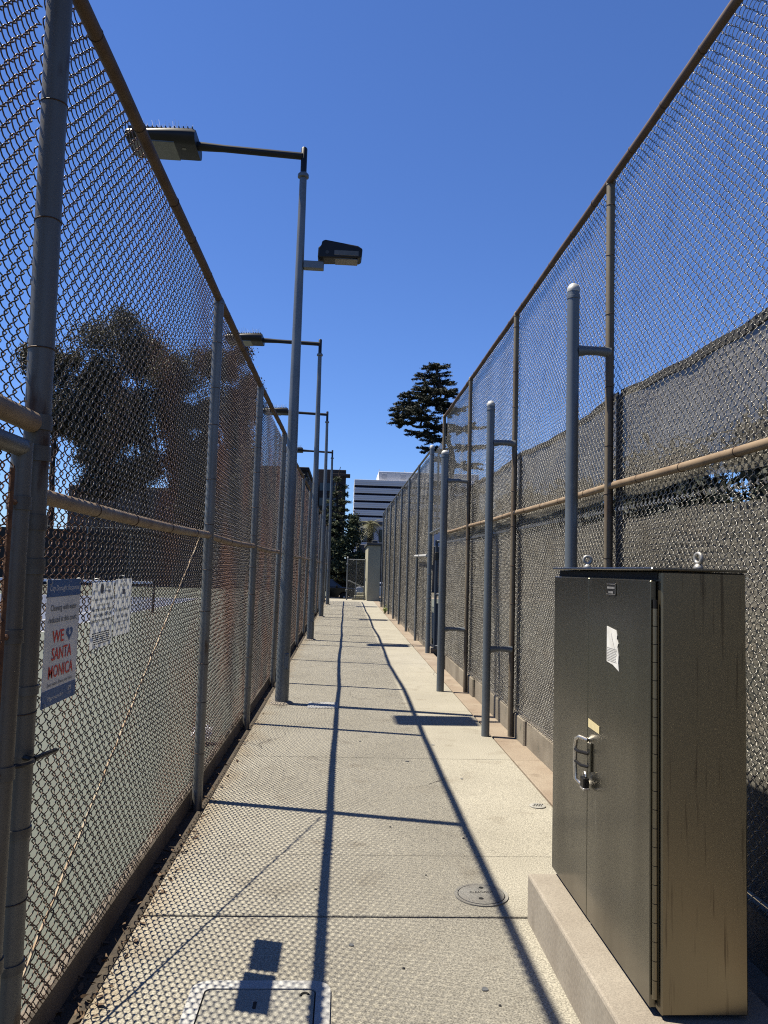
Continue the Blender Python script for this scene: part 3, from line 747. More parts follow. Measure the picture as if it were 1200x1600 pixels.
# lifting eyes
for (x, y, rz) in ((1.17, 3.70, 80), (1.30, 2.80, 12)):
    e = MB().torus((0, 0, .040), .018, .0075, 20, 8, 'x').lathe((0, 0, -.002), [(.018, 0), (.018, .010), (.010, .022)], 14).mesh('lifting_eye')
    e.transform(Matrix.Rotation(R(rz), 4, 'Z')); e.transform(Matrix.Translation(Vector((x, y, z1+.012)) - rootloc(CB)))
    link_mesh('lifting_eye', e, 'eye_steel', CB, smooth=True)
# torn notice and tape on the doors
def flat_poly(name, pts, x0, x1, m): return MB().prism(pts, x0, x1, 'x')
nz = [(3.092, 1.478), (2.985, 1.468), (2.975, 1.45), (2.978, 1.435), (2.962, 1.42), (2.972, 1.405), (2.965, 1.39), (2.958, 1.374), (2.962, 1.345), (2.955, 1.315), (3.02, 1.332), (3.092, 1.338)]
nt_ = thing('torn_notice', 'torn white printed notice stuck on the cabinet door', 'notice', (xd-.026, 3.02, 1.40))
sh = MB().prism(nz, xd-.0262, xd-.0246, 'x').build('paper_sheet', 'paper_white', nt_)
mb = MB()
for r_ in range(9):
    z_ = 1.392-.0062*r_; yy = 3.086
    while yy > 2.985:
        ww = random.uniform(.004, .014); mb.box((xd-.0266, yy-ww, z_), (xd-.02635, yy, z_+.0028)); yy -= ww+.003
for k in range(6):
    yy = 3.04-.008*k; mb.path([(xd-.0264, yy, 1.455-.012*k), (xd-.0264, yy-.012, 1.43-.010*k)], .0009, 3)
o = mb.build('print', 'ink_faint', nt_); o['kind'] = 'stuff'
single('paper_tag', MB().prism([(3.322, 1.069), (3.178, 1.062), (3.178, 1.032), (3.322, 1.034)], xd-.0262, xd-.0248, 'x'), 'paper_yellow', 'small pale yellow paper tag above the cabinet handle', 'tag', base=(xd-.0255, 3.25, 1.04))

# ------------------------------------------------------------------ covers in the paving
UV = thing('utility_box', 'pale rectangular utility box cover with rounded corners in the near paving', 'utility cover', (-.28, 2.85, 0))
def rrect(x0, x1, y0, y1, r, n=6):
    pts = []
    for cx, cy, a0 in ((x1-r, y1-r, 0), (x0+r, y1-r, 90), (x0+r, y0+r, 180), (x1-r, y0+r, 270)):
        for k in range(n+1): a = R(a0+90*k/n); pts.append((cx+r*math.cos(a), cy+r*math.sin(a)))
    return pts
o_ = rrect(-.555, -.005, 2.38, 3.285, .07); i_ = rrect(-.50, -.062, 2.43, 3.225, .028); n = len(o_)
mb = MB(); vs = [(x, y, .0) for x, y in o_]+[(x, y, .009) for x, y in o_]+[(x, y, .009) for x, y in i_]+[(x, y, -.012) for x, y in i_]
mb.add(vs, [(a*n+k, a*n+(k+1) % n, (a+1)*n+(k+1) % n, (a+1)*n+k) for a in range(3) for k in range(n)]); mb.build('rim', 'vault_rim', UV)
l_ = rrect(-.494, -.068, 2.436, 3.219, .024)
ld = MB().prism(l_, .003, .0065, 'z').build('lid', 'vault_lid', UV)
MB().prism([(p[0]*1, p[1]) for p in i_], .0022, .0032, 'z').build('lid_gap', 'hole', UV)
MB().prism(rrect(-.300, -.286, 3.085, 3.135, .006), .0066, .0075, 'z').build('pull_slot', 'hole', ld)
MB().torus((-.105, 3.178, .0065), .016, .006, 12, 4, arc=(R(20), R(200))).build('lift_hole', 'hole', ld)
# round cover
RC = thing('round_cover', 'round cast iron cleanout cover with two holes beside the cabinet plinth', 'cover', (.762, 4.14, 0))
MB().lathe((.762, 4.14, 0), [(.140, 0), (.140, .007), (.124, .007), (.124, .003)], 32).build('rim', 'iron', RC, True)
MB().lathe((.762, 4.14, 0), [(.1245, .0035), (.1245, .0045)], 32).build('gap', 'hole', RC, True)
cv = MB().lathe((.762, 4.14, 0), [(.119, .003), (.119, .008), (.115, .010)], 32).build('lid', 'iron', RC, True)
for (dx, dy) in ((.012, .075), (-.012, -.06)): MB().lathe((.762+dx, 4.14+dy, .0102), [(.013, 0), (.013, .0012)], 12).build('lift_hole', 'hole', cv, True)
text('lettering', 'CLEANOUT', 'steel_dark', cv, (.765, 4.147, .0102), .02, .125, (1, 0, 0), (0, 1, 0))
# drain
DR = thing('area_drain', 'small round pale drain grate near the right kerb strip', 'drain', (1.446, 5.69, 0))
MB().lathe((1.446, 5.69, 0), [(.058, 0), (.058, .006), (.052, .008)], 24).build('grate', 'drain_metal', DR, True)
for k in range(6):
    for j in (-1, 1):
        x = 1.446-.03+.012*k; MB().prism([(x-.0035+.008*j, 5.69+.004*j+(0 if j > 0 else -.026)), (x+.0035+.008*j, 5.69+.004*j+(0 if j > 0 else -.026)), (x+.0035+.008*j+.004, 5.69+.004*j+(.026 if j > 0 else 0)), (x-.0035+.008*j+.004, 5.69+.004*j+(.026 if j > 0 else 0))], .0082, .0092, 'z').build('slot', 'hole', DR)
# small meter box
MBX = thing('meter_box', 'small pale rectangular meter box lid near the nearest lamp post', 'utility cover', (-.22, 9.65, 0))
MB().bbox((-.40, 9.45, -.01), (-.03, 9.86, .010), .006).build('rim', 'vault_rim', MBX)
ml = MB().bbox((-.375, 9.475, .0105), (-.055, 9.835, .013), .002).build('lid', 'vault_rim', MBX)
MB().bbox((-.36, 9.74, .0132), (-.26, 9.82, .0145), .001).build('reader_flap', 'iron', ml)
# chewing-gum spots and bits
for (x, y, r_) in ((.617, 3.235, .016), (.655, 3.12, .006), (.08, 3.60, .013), (.60, 6.95, .02), (1.0, 6.4, .012), (-.1, 4.2, .008), (.35, 5.2, .008), (.9, 7.6, .02), (.5, 4.4, .007), (.3, 3.4, .007), (.8, 5.0, .008), (.2, 7.7, .012)):
    n_ = 9; pts = [(x+r_*random.uniform(.7, 1.15)*math.cos(2*math.pi*k/n_), y+r_*random.uniform(.7, 1.15)*math.sin(2*math.pi*k/n_)) for k in range(n_)]
    MB().prism(pts, .0005, .0032, 'z').build('gum_stain', 'ink_grey' if r_ > .009 else 'ink', walk)

# ------------------------------------------------------------------ signs on the left fence
SX = XL-.027
def sign_sheet(t, name, y0, y1, z0, z1, m, th=.0025, x=SX): return MB().bbox((x-th, y0, z0), (x, y1, z1), .0004).build(name, m, t)
CS = thing('city_sign', 'tall blue and white drought sign with red lettering on the left fence', 'sign', (SX, 2.88, 1.17))
ya, yb, za, zb = 2.765, 3.10, 1.165, 1.612
sign_sheet(CS, 'panel', ya, yb, za, zb, 'sign_white')
MB().box((SX-.001, ya, zb-.062), (SX+.0012, yb, zb)).build('top_band', 'sign_blue', CS)
MB().box((SX-.001, ya, za), (SX+.0012, yb, za+.058)).build('bottom_band', 'sign_blue', CS)
def st(s, m, z_, h_, w_=None, yc=(ya+yb)/2, bold=0): text('lettering', s, m, CS, (SX+.0003, yc, z_), h_, w_, (0, 1, 0), (0, 0, 1), bold)
st('City Drought Response', 'sign_white', zb-.040, .020, .30)
st('Cleaning with water', 'sign_text', zb-.112, .022, .262)
st('reduced at this court.', 'sign_text', zb-.154, .022, .285)
st('WE', 'sign_red', zb-.226, .044, .115, ya+.125, .012)
st('SANTA', 'sign_red', zb-.288, .044, .20, bold=.012)
st('MONICA', 'sign_red', zb-.350, .044, .245, bold=.010)
st('Save water. Show your love.', 'sign_text', zb-.378, .013, .25)
st('SMgov.net/water', 'sign_white', za+.020, .014, .155, ya+.125)
hp = []
for k in range(24):
    a = 2*math.pi*k/24; hp.append((ya+.238+.0026*16*math.sin(a)**3*.82, zb-.202+.0017*(13*math.cos(a)-5*math.cos(2*a)-2*math.cos(3*a)-math.cos(4*a))))
MB().prism(hp, SX-.0005, SX+.0013, 'x').build('heart', 'sign_blue', CS)
MB().prism([(ya+.238+.009*math.cos(2*math.pi*k/12), zb-.200+.008*math.sin(2*math.pi*k/12)+(.008 if k == 3 else 0)) for k in range(12)], SX+.0008, SX+.0018, 'x').build('drop', 'sign_white', CS)
st('SM', 'sign_white', za+.030, .016, .032, ya+.268, .02); st('GOV', 'sign_white', za+.014, .010, .032, ya+.268)
for (yy, zz) in ((ya+.02, zb-.008), (yb-.02, zb-.008), (ya+.02, za+.01), (yb-.02, za+.01)):
    MB().torus((SX-.002, yy, zz), .010, .0018, 10, 4, 'y').build('zip_tie', 'cap_white', CS)
PX = SX
PA = thing('paper_notice', 'larger white laminated rules notice next to the blue sign', 'notice', (PX, 3.33, 1.32))
sign_sheet(PA, 'sheet', 3.245, 3.545, 1.318, 1.592, 'paper', .0008, PX)
MB().lathe((PX+.0006, 3.375, 1.565), [(.022, -.0004), (.022, .0004)], 16, 'x').build('round_emblem', 'ink_grey', PA)
def pt(t, s, yc, z_, h_, w_, m='ink', b=0): text('lettering', s, m, t, (PX+.0002, yc, z_), h_, w_, (0, 1, 0), (0, 0, 1), b, lift=.0006)
pt(PA, 'Santa', 3.455, 1.566, .013, .07); pt(PA, 'Monica', 3.46, 1.548, .013, .085)
pt(PA, 'tennis', 3.285, 1.552, .013, .05)
for k, (s_, h_, w_) in enumerate((('All courts at this location are', .013, .29), ('reservation only', .012, .17), ('Permit must check', .016, .29), ('in at the Office', .016, .24), ('before entering', .016, .28), ('court.', .015, .08))):
    pt(PA, s_, 3.395, 1.516-.0225*k, h_, w_, b=.012 if k > 1 else 0)
mb = MB()
for k in range(6):
    z_ = 1.378-.009*k; yy = 3.27+random.uniform(0, .03)
    while yy < 3.49+random.uniform(0, .03):
        ww = random.uniform(.01, .035); mb.box((PX+.0003, yy, z_), (PX+.0008, yy+ww, z_+.0045)); yy += ww+.006
o = mb.build('small_print', 'ink', PA); o['kind'] = 'stuff'
PB = thing('paper_notice', 'narrower white notice about courts, right of the larger rules notice', 'notice', (PX, 3.67, 1.33))
sign_sheet(PB, 'sheet', 3.568, 3.833, 1.345, 1.603, 'paper', .0008, PX)
for s_, z_, h_, w_ in (('at Park', 1.568, .018, .13), ('are strictly', 1.512, .012, .17), ('or', 1.488, .012, .03), ('not allowed', 1.455, .018, .2), ('on Courts', 1.425, .018, .17), ('unless permitted', 1.402, .010, .2), ('by the City', 1.386, .009, .11), ('department', 1.37, .009, .15)):
    pt(PB, s_, 3.70, z_, h_, w_, 'ink' if h_ > .015 else 'ink_grey')
MB().bbox((PX+.0001, 3.68, 1.532), (PX+.0008, 3.725, 1.556), .0002).build('emblem', 'ink_faint', PB)
for t_, yy, zz in ((PA, 3.30, 1.595), (PA, 3.32, 1.312), (PB, 3.67, 1.605)):
    MB().torus((PX-.002, yy, zz), .014, .002, 12, 4, 'y').build('zip_tie', 'cap_white', t_)

# ------------------------------------------------------------------ tennis net, far screen fence of the left court
NT = thing('tennis_net', 'tennis net with white top band on the left court', 'tennis net', (-12.5, 27, 0))
for x in (-6.5, -19.3): MB().path([(x, 27, -.02), (x, 27, 1.09)], .045, 12).build('net_post', 'black_metal', NT, True)
MB().bbox((-19.25, 26.985, .96), (-6.55, 27.015, 1.045), .004).build('top_band', 'band_white', NT)
mb = MB(); x = -19.2
while x < -6.56:
    mb.box((x-.0022, 26.998, .05), (x+.0022, 27.002, .962)); x += .045
z = .05
while z < .96: mb.box((-19.2, 26.9975, z-.0022), (-6.56, 27.0025, z+.0022)); z += .045
o = mb.build('netting', 'net', NT); o['kind'] = 'stuff'
SF = thing('screen_fence', 'black screened fence closing the far end of the left court', 'fence', (-18, 55, 0))
x = -36.0
while x < -1.2:
    MB().path([(x, 55, -.05), (x, 55, 4.1)], .035, 8).build('post', 'galv', SF, True)
    b = min(x+3, -1.2); vs = []; fc = []
    for q in range(9):
        xx = x+.03+(b-x-.06)*q/8
        for k in range(6): vs.append((xx, 54.94+.03*math.sin(xx*3+k), .02+3.9*k/5-(.05*math.sin(math.pi*q/8) if k == 5 else 0)))
    for q in range(8):
        for k in range(5): p = q*6+k; fc.append((p, p+6, p+7, p+1))
    mb = MB(); mb.v = vs; mb.f = fc; mb.build('screen', 'screen_black', SF, True)
    x += 3
MB().path([(-36, 55, 4.05), (-1.2, 55, 4.05)], .025, 8).build('top_rail', 'galv', SF, True)
# litter on the court and leaves in the gutter
bm = bmesh.new(); bmesh.ops.create_icosphere(bm, subdivisions=3, radius=.11)
for v in bm.verts:
    n_ = v.co.normalized(); v.co *= .8+.35*math.sin(n_.x*9+1)*math.sin(n_.y*8+2)+.2*math.sin(n_.z*15+n_.x*7); v.co.z *= .75
me = bpy.data.meshes.new('plastic_bag'); bm.to_mesh(me); bm.free()
setp(link_mesh('plastic_bag', me, 'bag', None, (-1.30, 7.55, .09)), 'crumpled white plastic bag on the court behind the left fence', 'bag')
def leaf_bits(name, n, fx, fy, fz, s0, s1, m, label, cat):
    P_ = np.stack([fx(n), fy(n), fz(n)], -1)
    return P_
n_ = 420
P_ = np.stack([rng.uniform(-1.05, -.86, n_), 1.8+rng.exponential(2.6, n_), rng.uniform(-.062, -.04, n_)], -1)
P_[:, 1] = np.minimum(P_[:, 1], 20); P_[P_[:, 0] > -.90, 2] = .006
d1 = rng.normal(size=(n_, 3)); d1[:, 2] *= .4; d1 /= np.linalg.norm(d1, axis=1, keepdims=True)
d2 = np.cross(d1, rng.normal(size=(n_, 3))); d2 /= np.linalg.norm(d2, axis=1, keepdims=True); d2[:, 2] *= .6
L1 = rng.uniform(.012, .035, (n_, 1)); L2 = L1*.4
V = np.stack([P_-d1*L1, P_-d2*L2, P_+d1*L1, P_+d2*L2], 1).reshape(-1, 3)
V[:, 2] = np.maximum(V[:, 2], np.where(V[:, 0] > -.915, .003, -.063))
setp(link_mesh('leaf_litter', np_mesh('leaf_litter', V, np.arange(n_*4).reshape(-1, 4)), 'leaf_dry'), 'dry brown leaves caught in the gutter along the left fence', 'leaf litter', kind='stuff')

# ------------------------------------------------------------------ far end of the walkway
KS = thing('utility_kiosk', 'small cream rendered kiosk with dark flat roof at the walkway end', 'kiosk', (1.6, 43, 0))
MB().bbox((1.20, 41.0, -.1), (1.86, 46.5, 2.93), .01).build('wall', 'cream', KS)
rf = MB().bbox((1.12, 40.92, 2.93), (1.95, 46.6, 3.06), .01).build('roof', 'roof_dark', KS)
MB().bbox((1.40, 41.3, 3.06), (1.7, 41.7, 3.22), .02).build('roof_vent', 'roof_dark', rf)
MB().bbox((1.188, 42.2, .02), (1.202, 43.2, 2.1), .004).build('door', 'cream', KS)
MB().path([(1.17, 43.1, 1.0), (1.17, 43.1, 1.16)], .015, 6).build('door_handle', 'black_metal', KS.children[-1], True)
EG = thing('chain_link_gate', 'small chain-link gate standing at the end of the walkway beside the kiosk', 'gate', (.6, 41.9, 0))
for (p0, p1, r_, nm) in (((.14, 41.9, -.02), (.14, 41.9, 2.25), .04, 'stile'), ((1.08, 41.9, -.02), (1.08, 41.9, 2.2), .034, 'stile'), ((.14, 41.9, 2.16), (1.08, 41.9, 2.16), .03, 'top_rail'), ((.14, 41.9, .1), (1.08, 41.9, .1), .025, 'bottom_rail'), ((.62, 41.9, .1), (.62, 41.9, 2.2), .02, 'centre_bar')):
    MB().path([p0, p1], r_, 10).build(nm, 'galv_gate', EG, True)
for zz in (.5, 1.9): MB().bbox((.06, 41.84, zz-.06), (.18, 41.95, zz+.06), .01).build('hinge', 'galv_gate', EG)
MB().lathe((.14, 41.9, 2.25), [(.045, 0), (.045, .03), (.01, .06)], 10).build('post_cap', 'cap_white', EG, True)
ge = gm.copy(); ge.materials.clear(); ge.materials.append(MATS['galv'])
hang(EG, ge, (.15, 41.93), (1.07, 41.93), .1, 1.13, 1.1)
ST = thing('concrete_steps', 'pale cream concrete steps behind the small end gate', 'steps', (.9, 43.0, -.1))
for k, (x0, x1, z1_) in enumerate(((.42, 1.15, .10), (.55, 1.15, .22), (.70, 1.15, .36))): MB().bbox((x0, 42.3+.3*k, -.15), (x1, 42.6+.3*k-.004, z1_), .015).build('step', 'cream', ST)
HR = thing('handrail', 'grey pipe handrail sloping down behind the small end gate', 'handrail', (.5, 43.4, -.2))
MB().path([(.12, 43.36, 1.02), (.3, 43.36, .98), (1.1, 43.36, .62)], .035, 8).build('top_pipe', 'galv_gate', HR, True)
for x, z_ in ((.16, 1.0), (.62, .82), (1.05, .64)): MB().path([(x, 43.36, -.3), (x, 43.36, z_)], .025, 8).build('baluster', 'galv_gate', HR, True)

def make_car(name, label, paint, loc, rz, suv=True):
    t = thing(name, label, 'car', loc, rz)
    L_ = 4.8; W_ = .95; H_ = 1.72 if suv else 1.46
    low = [(-2.38, .38), (-2.40, .62), (-2.33, .92), (-2.2, 1.02), (-1.25 if suv else -1.3, 1.10), (2.05 if suv else 1.7, 1.12), (2.33, 1.0), (2.40, .70), (2.36, .36), (1.95, .30)]
    for (cx) in (1.42, -1.45):
        arc = [(cx+.40*math.cos(R(a)), .34+.40*math.sin(R(a))) for a in range(0, 181, 20)]
        low += arc if cx > 0 else arc
    low += [(-2.1, .30)]
    def shell(prof, half, name_, m_, parent_, inset=None):
        vs = []; n = len(prof)
        for s_, hw in ((-1, half), (1, half)):
            for x, z in prof:
                k_ = hw if inset is None else hw-inset*max(0, (z-1.05))
                vs.append((x, s_*k_, z))
        mb = MB(); mb.add(vs, [tuple(range(n-1, -1, -1)), tuple(range(n, 2*n))]+[(i, (i+1) % n, n+(i+1) % n, n+i) for i in range(n)])
        o = mb.build(name_, m_, parent_, world=False)
        md = o.modifiers.new('bevel', 'BEVEL'); md.width = .05; md.segments = 2; md.limit_method = 'ANGLE'; md.angle_limit = R(35)
        return o
    body = shell(low, W_, 'body', paint, t)
    cab = [(-1.3, 1.08), (-.55, H_-.05), (-.2, H_), (1.75 if suv else 1.0, H_-.03), (2.2 if suv else 1.75, 1.1)]
    ca = shell(cab, .88, 'cabin', paint, t, .30)
    for x0, x1, x2, x3 in ((-1.02, -.50, .28, .28), (.38, .38, 1.2, 1.2), (1.3, 1.3, 1.72 if suv else 1.25, 2.0 if suv else 1.55)):
        for s_ in (-1, 1):
            zt = H_-.11; zb_ = 1.13
            yb_ = s_*(.88-.30*.08+.004); yt = s_*(.88-.30*(zt-1.05)+.006)
            MB().add([(x0, yb_, zb_), (x3, yb_, zb_), (x2, yt, zt), (x1, yt, zt), (x0, yb_-.02*s_, zb_), (x3, yb_-.02*s_, zb_), (x2, yt-.02*s_, zt), (x1, yt-.02*s_, zt)], [(0, 1, 2, 3), (7, 6, 5, 4), (0, 4, 5, 1), (1, 5, 6, 2), (2, 6, 7, 3), (3, 7, 4, 0)]).build('window', 'car_glass', t, world=False)
    MB().add([(-1.28, -.74, 1.12), (-1.28, .74, 1.12), (-.60, .64, H_-.07), (-.60, -.64, H_-.07)], [(0, 1, 2, 3)]).build('windscreen', 'car_glass', t, world=False).location = (-.035, 0, .02)
    for cx in (1.42, -1.45):
        for s_ in (-1, 1):
            wv = MB().lathe((cx, s_*.84, .34), [(.20, -.1), (.32, -.1), (.34, -.06), (.34, .06), (.32, .1), (.20, .1)], 20, 'y').build('wheel', 'tyre', t, True, world=False)
            MB().lathe((cx, s_*.90, .34), [(.21, -.05), (.2, .035), (.12, .02), (.05, .045)], 16, 'y').build('rim', 'rim', wv, True, world=False)
    for s_ in (-1, 1):
        MB().bbox((-2.42, s_*.70-.16, .72), (-2.30, s_*.70+.16, .88), .03).build('headlight', 'lamp_clear', t, world=False)
        MB().bbox((2.30, s_*.78-.12, .80), (2.42, s_*.78+.12, 1.02), .03).build('tail_light', 'lamp_red', t, world=False)
        MB().bbox((-.95, s_*.99-.08, 1.12), (-.80, s_*.99+.08, 1.26), .03).build('door_mirror', paint, t, world=False)
        for hx_ in (.1, 1.05): MB().bbox((hx_, s_*.955-.012, .98), (hx_+.2, s_*.955+.012, 1.01), .006).build('door_handle', paint, t, world=False)
        if suv: MB().path([(-.2, s_*.62, H_+.03), (1.6, s_*.62, H_+.02)], .022, 6).build('roof_rail', 'rim', t, True, world=False)
    return t
make_car('parked_car', 'black car parked across the end of the walkway', 'car_black', (-1.45, 60.3, -.86), R(180))
make_car('parked_car', 'silver car glimpsed through the small end gate', 'car_silver', (3.3, 65.2, -.86), 0, False)

# ------------------------------------------------------------------ vegetation
def leaves(P_, size, name, flat=1.0, asp=.45, smin=.6):
    n = len(P_)
    d1 = rng.normal(size=(n, 3)); d1[:, 2] *= flat; d1 /= np.linalg.norm(d1, axis=1, keepdims=True)
    d2 = np.cross(d1, rng.normal(size=(n, 3))); d2 /= np.linalg.norm(d2, axis=1, keepdims=True)
    a = rng.uniform(smin, 1.3, (n, 1))*size; b = a*asp
    V = np.stack([P_-d1*a, P_-d2*b, P_+d1*a, P_+d2*b], 1).reshape(-1, 3)
    return np_mesh(name, V, np.arange(n*4).reshape(-1, 4))
def blob(c, r, n, nclump=24, spread=.46):
    """leaf positions gathered in clumps inside an ellipsoid shell"""
    d = rng.normal(size=(nclump, 3)); d /= np.linalg.norm(d, axis=1, keepdims=True)
    cc = d*rng.uniform(.30, 1.0, (nclump, 1))
    idx = rng.integers(0, nclump, n)
    q = cc[idx] + rng.normal(size=(n, 3))*spread*rng.uniform(.5, 1, (nclump, 1))[idx]
    return np.array(c)+q*np.array(r)
def limb(mb, p0, p1, r0_, r1_, n=5, j=.06):
    p0, p1 = Vector(p0), Vector(p1); L_ = (p1-p0).length
    pts = [p0.lerp(p1, i/n)+Vector((random.uniform(-j, j), random.uniform(-j, j), random.uniform(-j, j)))*L_*(0 if i in (0, n) else 1) for i in range(n+1)]
    mb.path(pts, [r0_+(r1_-r0_)*i/n for i in range(n+1)], 7)
def tree(name, label, base, top, r, lobes, leafm, lsize=.16, per=2300, extra=()):
    t = thing(name, label, 'tree', base)
    mb = MB(); limb(mb, base, top, r, r*.6, 6, .025)
    for c, rr in lobes:
        f = random.uniform(.55, 1); s = Vector(base).lerp(Vector(top), f); limb(mb, s, c, r*.45, r*.12, 5, .07)
        for k in range(4):
            e = Vector(c)+Vector([random.uniform(-.8, .8)*q for q in rr]); limb(mb, Vector(c).lerp(s, .35), e, r*.16, r*.04, 4, .09)
    mb.build('trunk', 'bark', t, True)
    sub = []
    for c, rr in lobes:
        for k in range(6):
            v = Vector((random.gauss(0, 1), random.gauss(0, 1), random.gauss(0, 1))).normalized()*random.uniform(.35, .85); q = random.uniform(.28, .58)
            sub.append((tuple(c[i]+v[i]*rr[i] for i in range(3)), tuple(a*q*random.uniform(.8, 1.25) for a in rr)))
    lobes = [(c, tuple(a*.55 for a in rr)) for c, rr in lobes] + sub
    P_ = np.concatenate([blob(c, rr, int(per*(rr[0]*rr[1]*rr[2])**.5/5), max(12, int(9*rr[0]))) for c, rr in lobes])
    me = leaves(P_, lsize, 'crown'); me.transform(Matrix.Translation(-Vector(base))); link_mesh('crown', me, leafm, t)
    return t
tree('broadleaf_tree', 'largest dark spreading tree behind the left court', (-17.0, 67, -.9), (-17.4, 67, 13), .38,
     [((-18.3, 67, 20.3), (4.4, 4, 3.0)), ((-21.5, 67, 17.0), (3.0, 3, 2.6)), ((-15.6, 66, 16.6), (2.9, 3, 2.6)), ((-19.0, 66, 15.0), (2.6, 3, 2.2)), ((-21.2, 67, 11.0), (2.8, 3, 2.1)), ((-17.6, 66, 9.6), (2.6, 3, 1.9)), ((-14.4, 67, 11.6), (2.2, 2.5, 2.6)), ((-18.6, 66, 13.0), (3.4, 3, 1.7)), ((-14.6, 66, 13.8), (2.4, 2.5, 2.0)), ((-22.6, 66, 13.6), (2.0, 2.5, 2.2)), ((-21.0, 66, 8.0), (2.2, 2.5, 1.6)), ((-13.6, 66, 8.0), (2.0, 2.5, 2.0))], 'leaf_olive', .12, 9000)
tree('broadleaf_tree', 'slim tree at the far left beyond the court, half behind the thick post', (-24.6, 65, -.9), (-24.4, 65, 14), .30,
     [((-25.0, 65, 18.3), (2.3, 2.4, 2.4)), ((-24.2, 65, 14.2), (1.9, 2, 2.0)), ((-22.8, 65, 12.9), (1.2, 1.5, 1.2))], 'leaf_olive', .12, 9000)
tree('broadleaf_tree', 'brownish tree right of the largest tree behind the left fence', (-10.9, 67, -.9), (-10.8, 67, 12), .30,
     [((-11.0, 67, 19.4), (2.5, 2.6, 2.3)), ((-9.2, 67, 16.0), (2.1, 2.5, 2.4)), ((-11.9, 67, 15.0), (2.2, 2.4, 2.2)), ((-12.6, 67, 11.2), (2.2, 2.4, 2.2)), ((-10.2, 67, 10.2), (1.8, 2, 1.6)), ((-9.6, 67, 13.0), (1.6, 2, 1.4))], 'leaf_brown', .115, 9000)
tree('shrub_tree', 'small pale bush-like tree above the black screen of the left court', (-8.6, 63, -.9), (-8.5, 63, 8), .14,
     [((-8.4, 63, 10.0), (1.1, 1.1, 1.3)), ((-9.2, 63, 8.2), (1.0, 1, 1.0))], 'leaf_olive', .16, 2600)

def layered(name, label, base, pads, leafm, trunk, lsize, dens=900, flat=.45):
    """conifer built from flat drooping foliage pads carried on limbs"""
    t = thing(name, label, 'tree', base); mb = MB()
    for (p0, p1, a, b) in trunk: limb(mb, p0, p1, a, b, 6, .03)
    Ps = []
    for (c, rx, rz, root) in pads:
        limb(mb, root, c, .10, .03, 4, .05)
        nb = 15
        for k in range(nb):
            a = 2*math.pi*k/nb+random.uniform(-.3, .3); q = random.uniform(.45, 1.3)
            e = Vector((c[0]+rx*q*math.cos(a), c[1]+rx*q*math.sin(a), c[2]+random.uniform(-.7, .7)*rz))
            limb(mb, c, e, .035, .012, 3, .06)
            m_ = int(dens*rx/nb*q)
            tt = rng.uniform(.15, 1.0, m_)[:, None]**.8
            p = np.array(c)+(np.array(e)-np.array(c))*tt + rng.normal(size=(m_, 3))*np.array([.11, .11, .065])*(.5+rz)*np.array(1.25-.6*tt)
            p[:, 2] += (tt[:, 0]**2)*rz*.30*random.uniform(-1, 1)
            Ps.append(p)
    mb.build('trunk', 'bark', t, True)
    me = leaves(np.concatenate(Ps), lsize, 'crown', flat, .30); me.transform(Matrix.Translation(-Vector(base))); link_mesh('crown', me, leafm, t)
    return t
# cypress on the right, wind-shaped: pads follow two leaders
b0 = (7.6, 58, -.9); tA = (8.0, 58, 12.0)
pads = []
for (x, z, rx, rz) in ((6.5, 17.3, .9, .35), (6.2, 16.7, 1.3, .4), (6.6, 16.1, 1.5, .4), (6.0, 15.5, 1.5, .45), (7.2, 15.1, 1.5, .4), (5.3, 15.0, 1.2, .4), (6.2, 14.5, 1.4, .4), (7.5, 13.7, 1.4, .4), (6.9, 14.2, 1.0, .35),
                       (4.3, 15.1, .5, .35), (4.5, 14.5, 1.0, .4), (4.2, 14.0, 1.2, .45), (3.9, 13.4, 1.1, .45), (4.9, 13.6, 1.3, .45), (5.5, 13.0, 1.2, .4), (4.1, 12.8, .9, .4), (6.3, 12.5, 1.3, .4), (5.6, 11.9, 1.3, .4), (6.6, 11.4, 1.2, .35), (6.1, 10.7, .9, .35), (7.2, 10.2, 1.0, .35), (8.6, 12.4, 1.5, .4), (9.2, 11.2, 1.5, .4), (8.5, 9.6, 1.7, .4), (7.2, 8.4, 1.3, .4), (9.0, 7.8, 1.8, .4), (7.0, 7.0, 1.2, .35), (8.4, 6.2, 1.5, .4)):
    s = 1.0; root = (7.3+.1*(12-z)*.3, 58, min(z+.2, 15.8)-.5) if x > 5.6 or z < 12.6 else (5.4, 58, min(13.4, z-.3))
    pads.append(((x, 58+random.uniform(-1.2, 1.2), z), rx, rz, root))
layered('cypress_tree', 'dark wind-shaped cypress rising above the right fence', b0, pads, 'leaf_cypress', [(b0, (7.9, 58, 10), .35, .25), ((7.9, 58, 10), (7.0, 58, 14.2), .22, .1), ((7.0, 58, 14.2), (6.5, 58, 17.2), .1, .03), ((7.7, 58, 11.8), (5.4, 58, 13.4), .16, .08), ((5.4, 58, 13.4), (4.3, 58, 15.0), .08, .03)], .125, 1300)
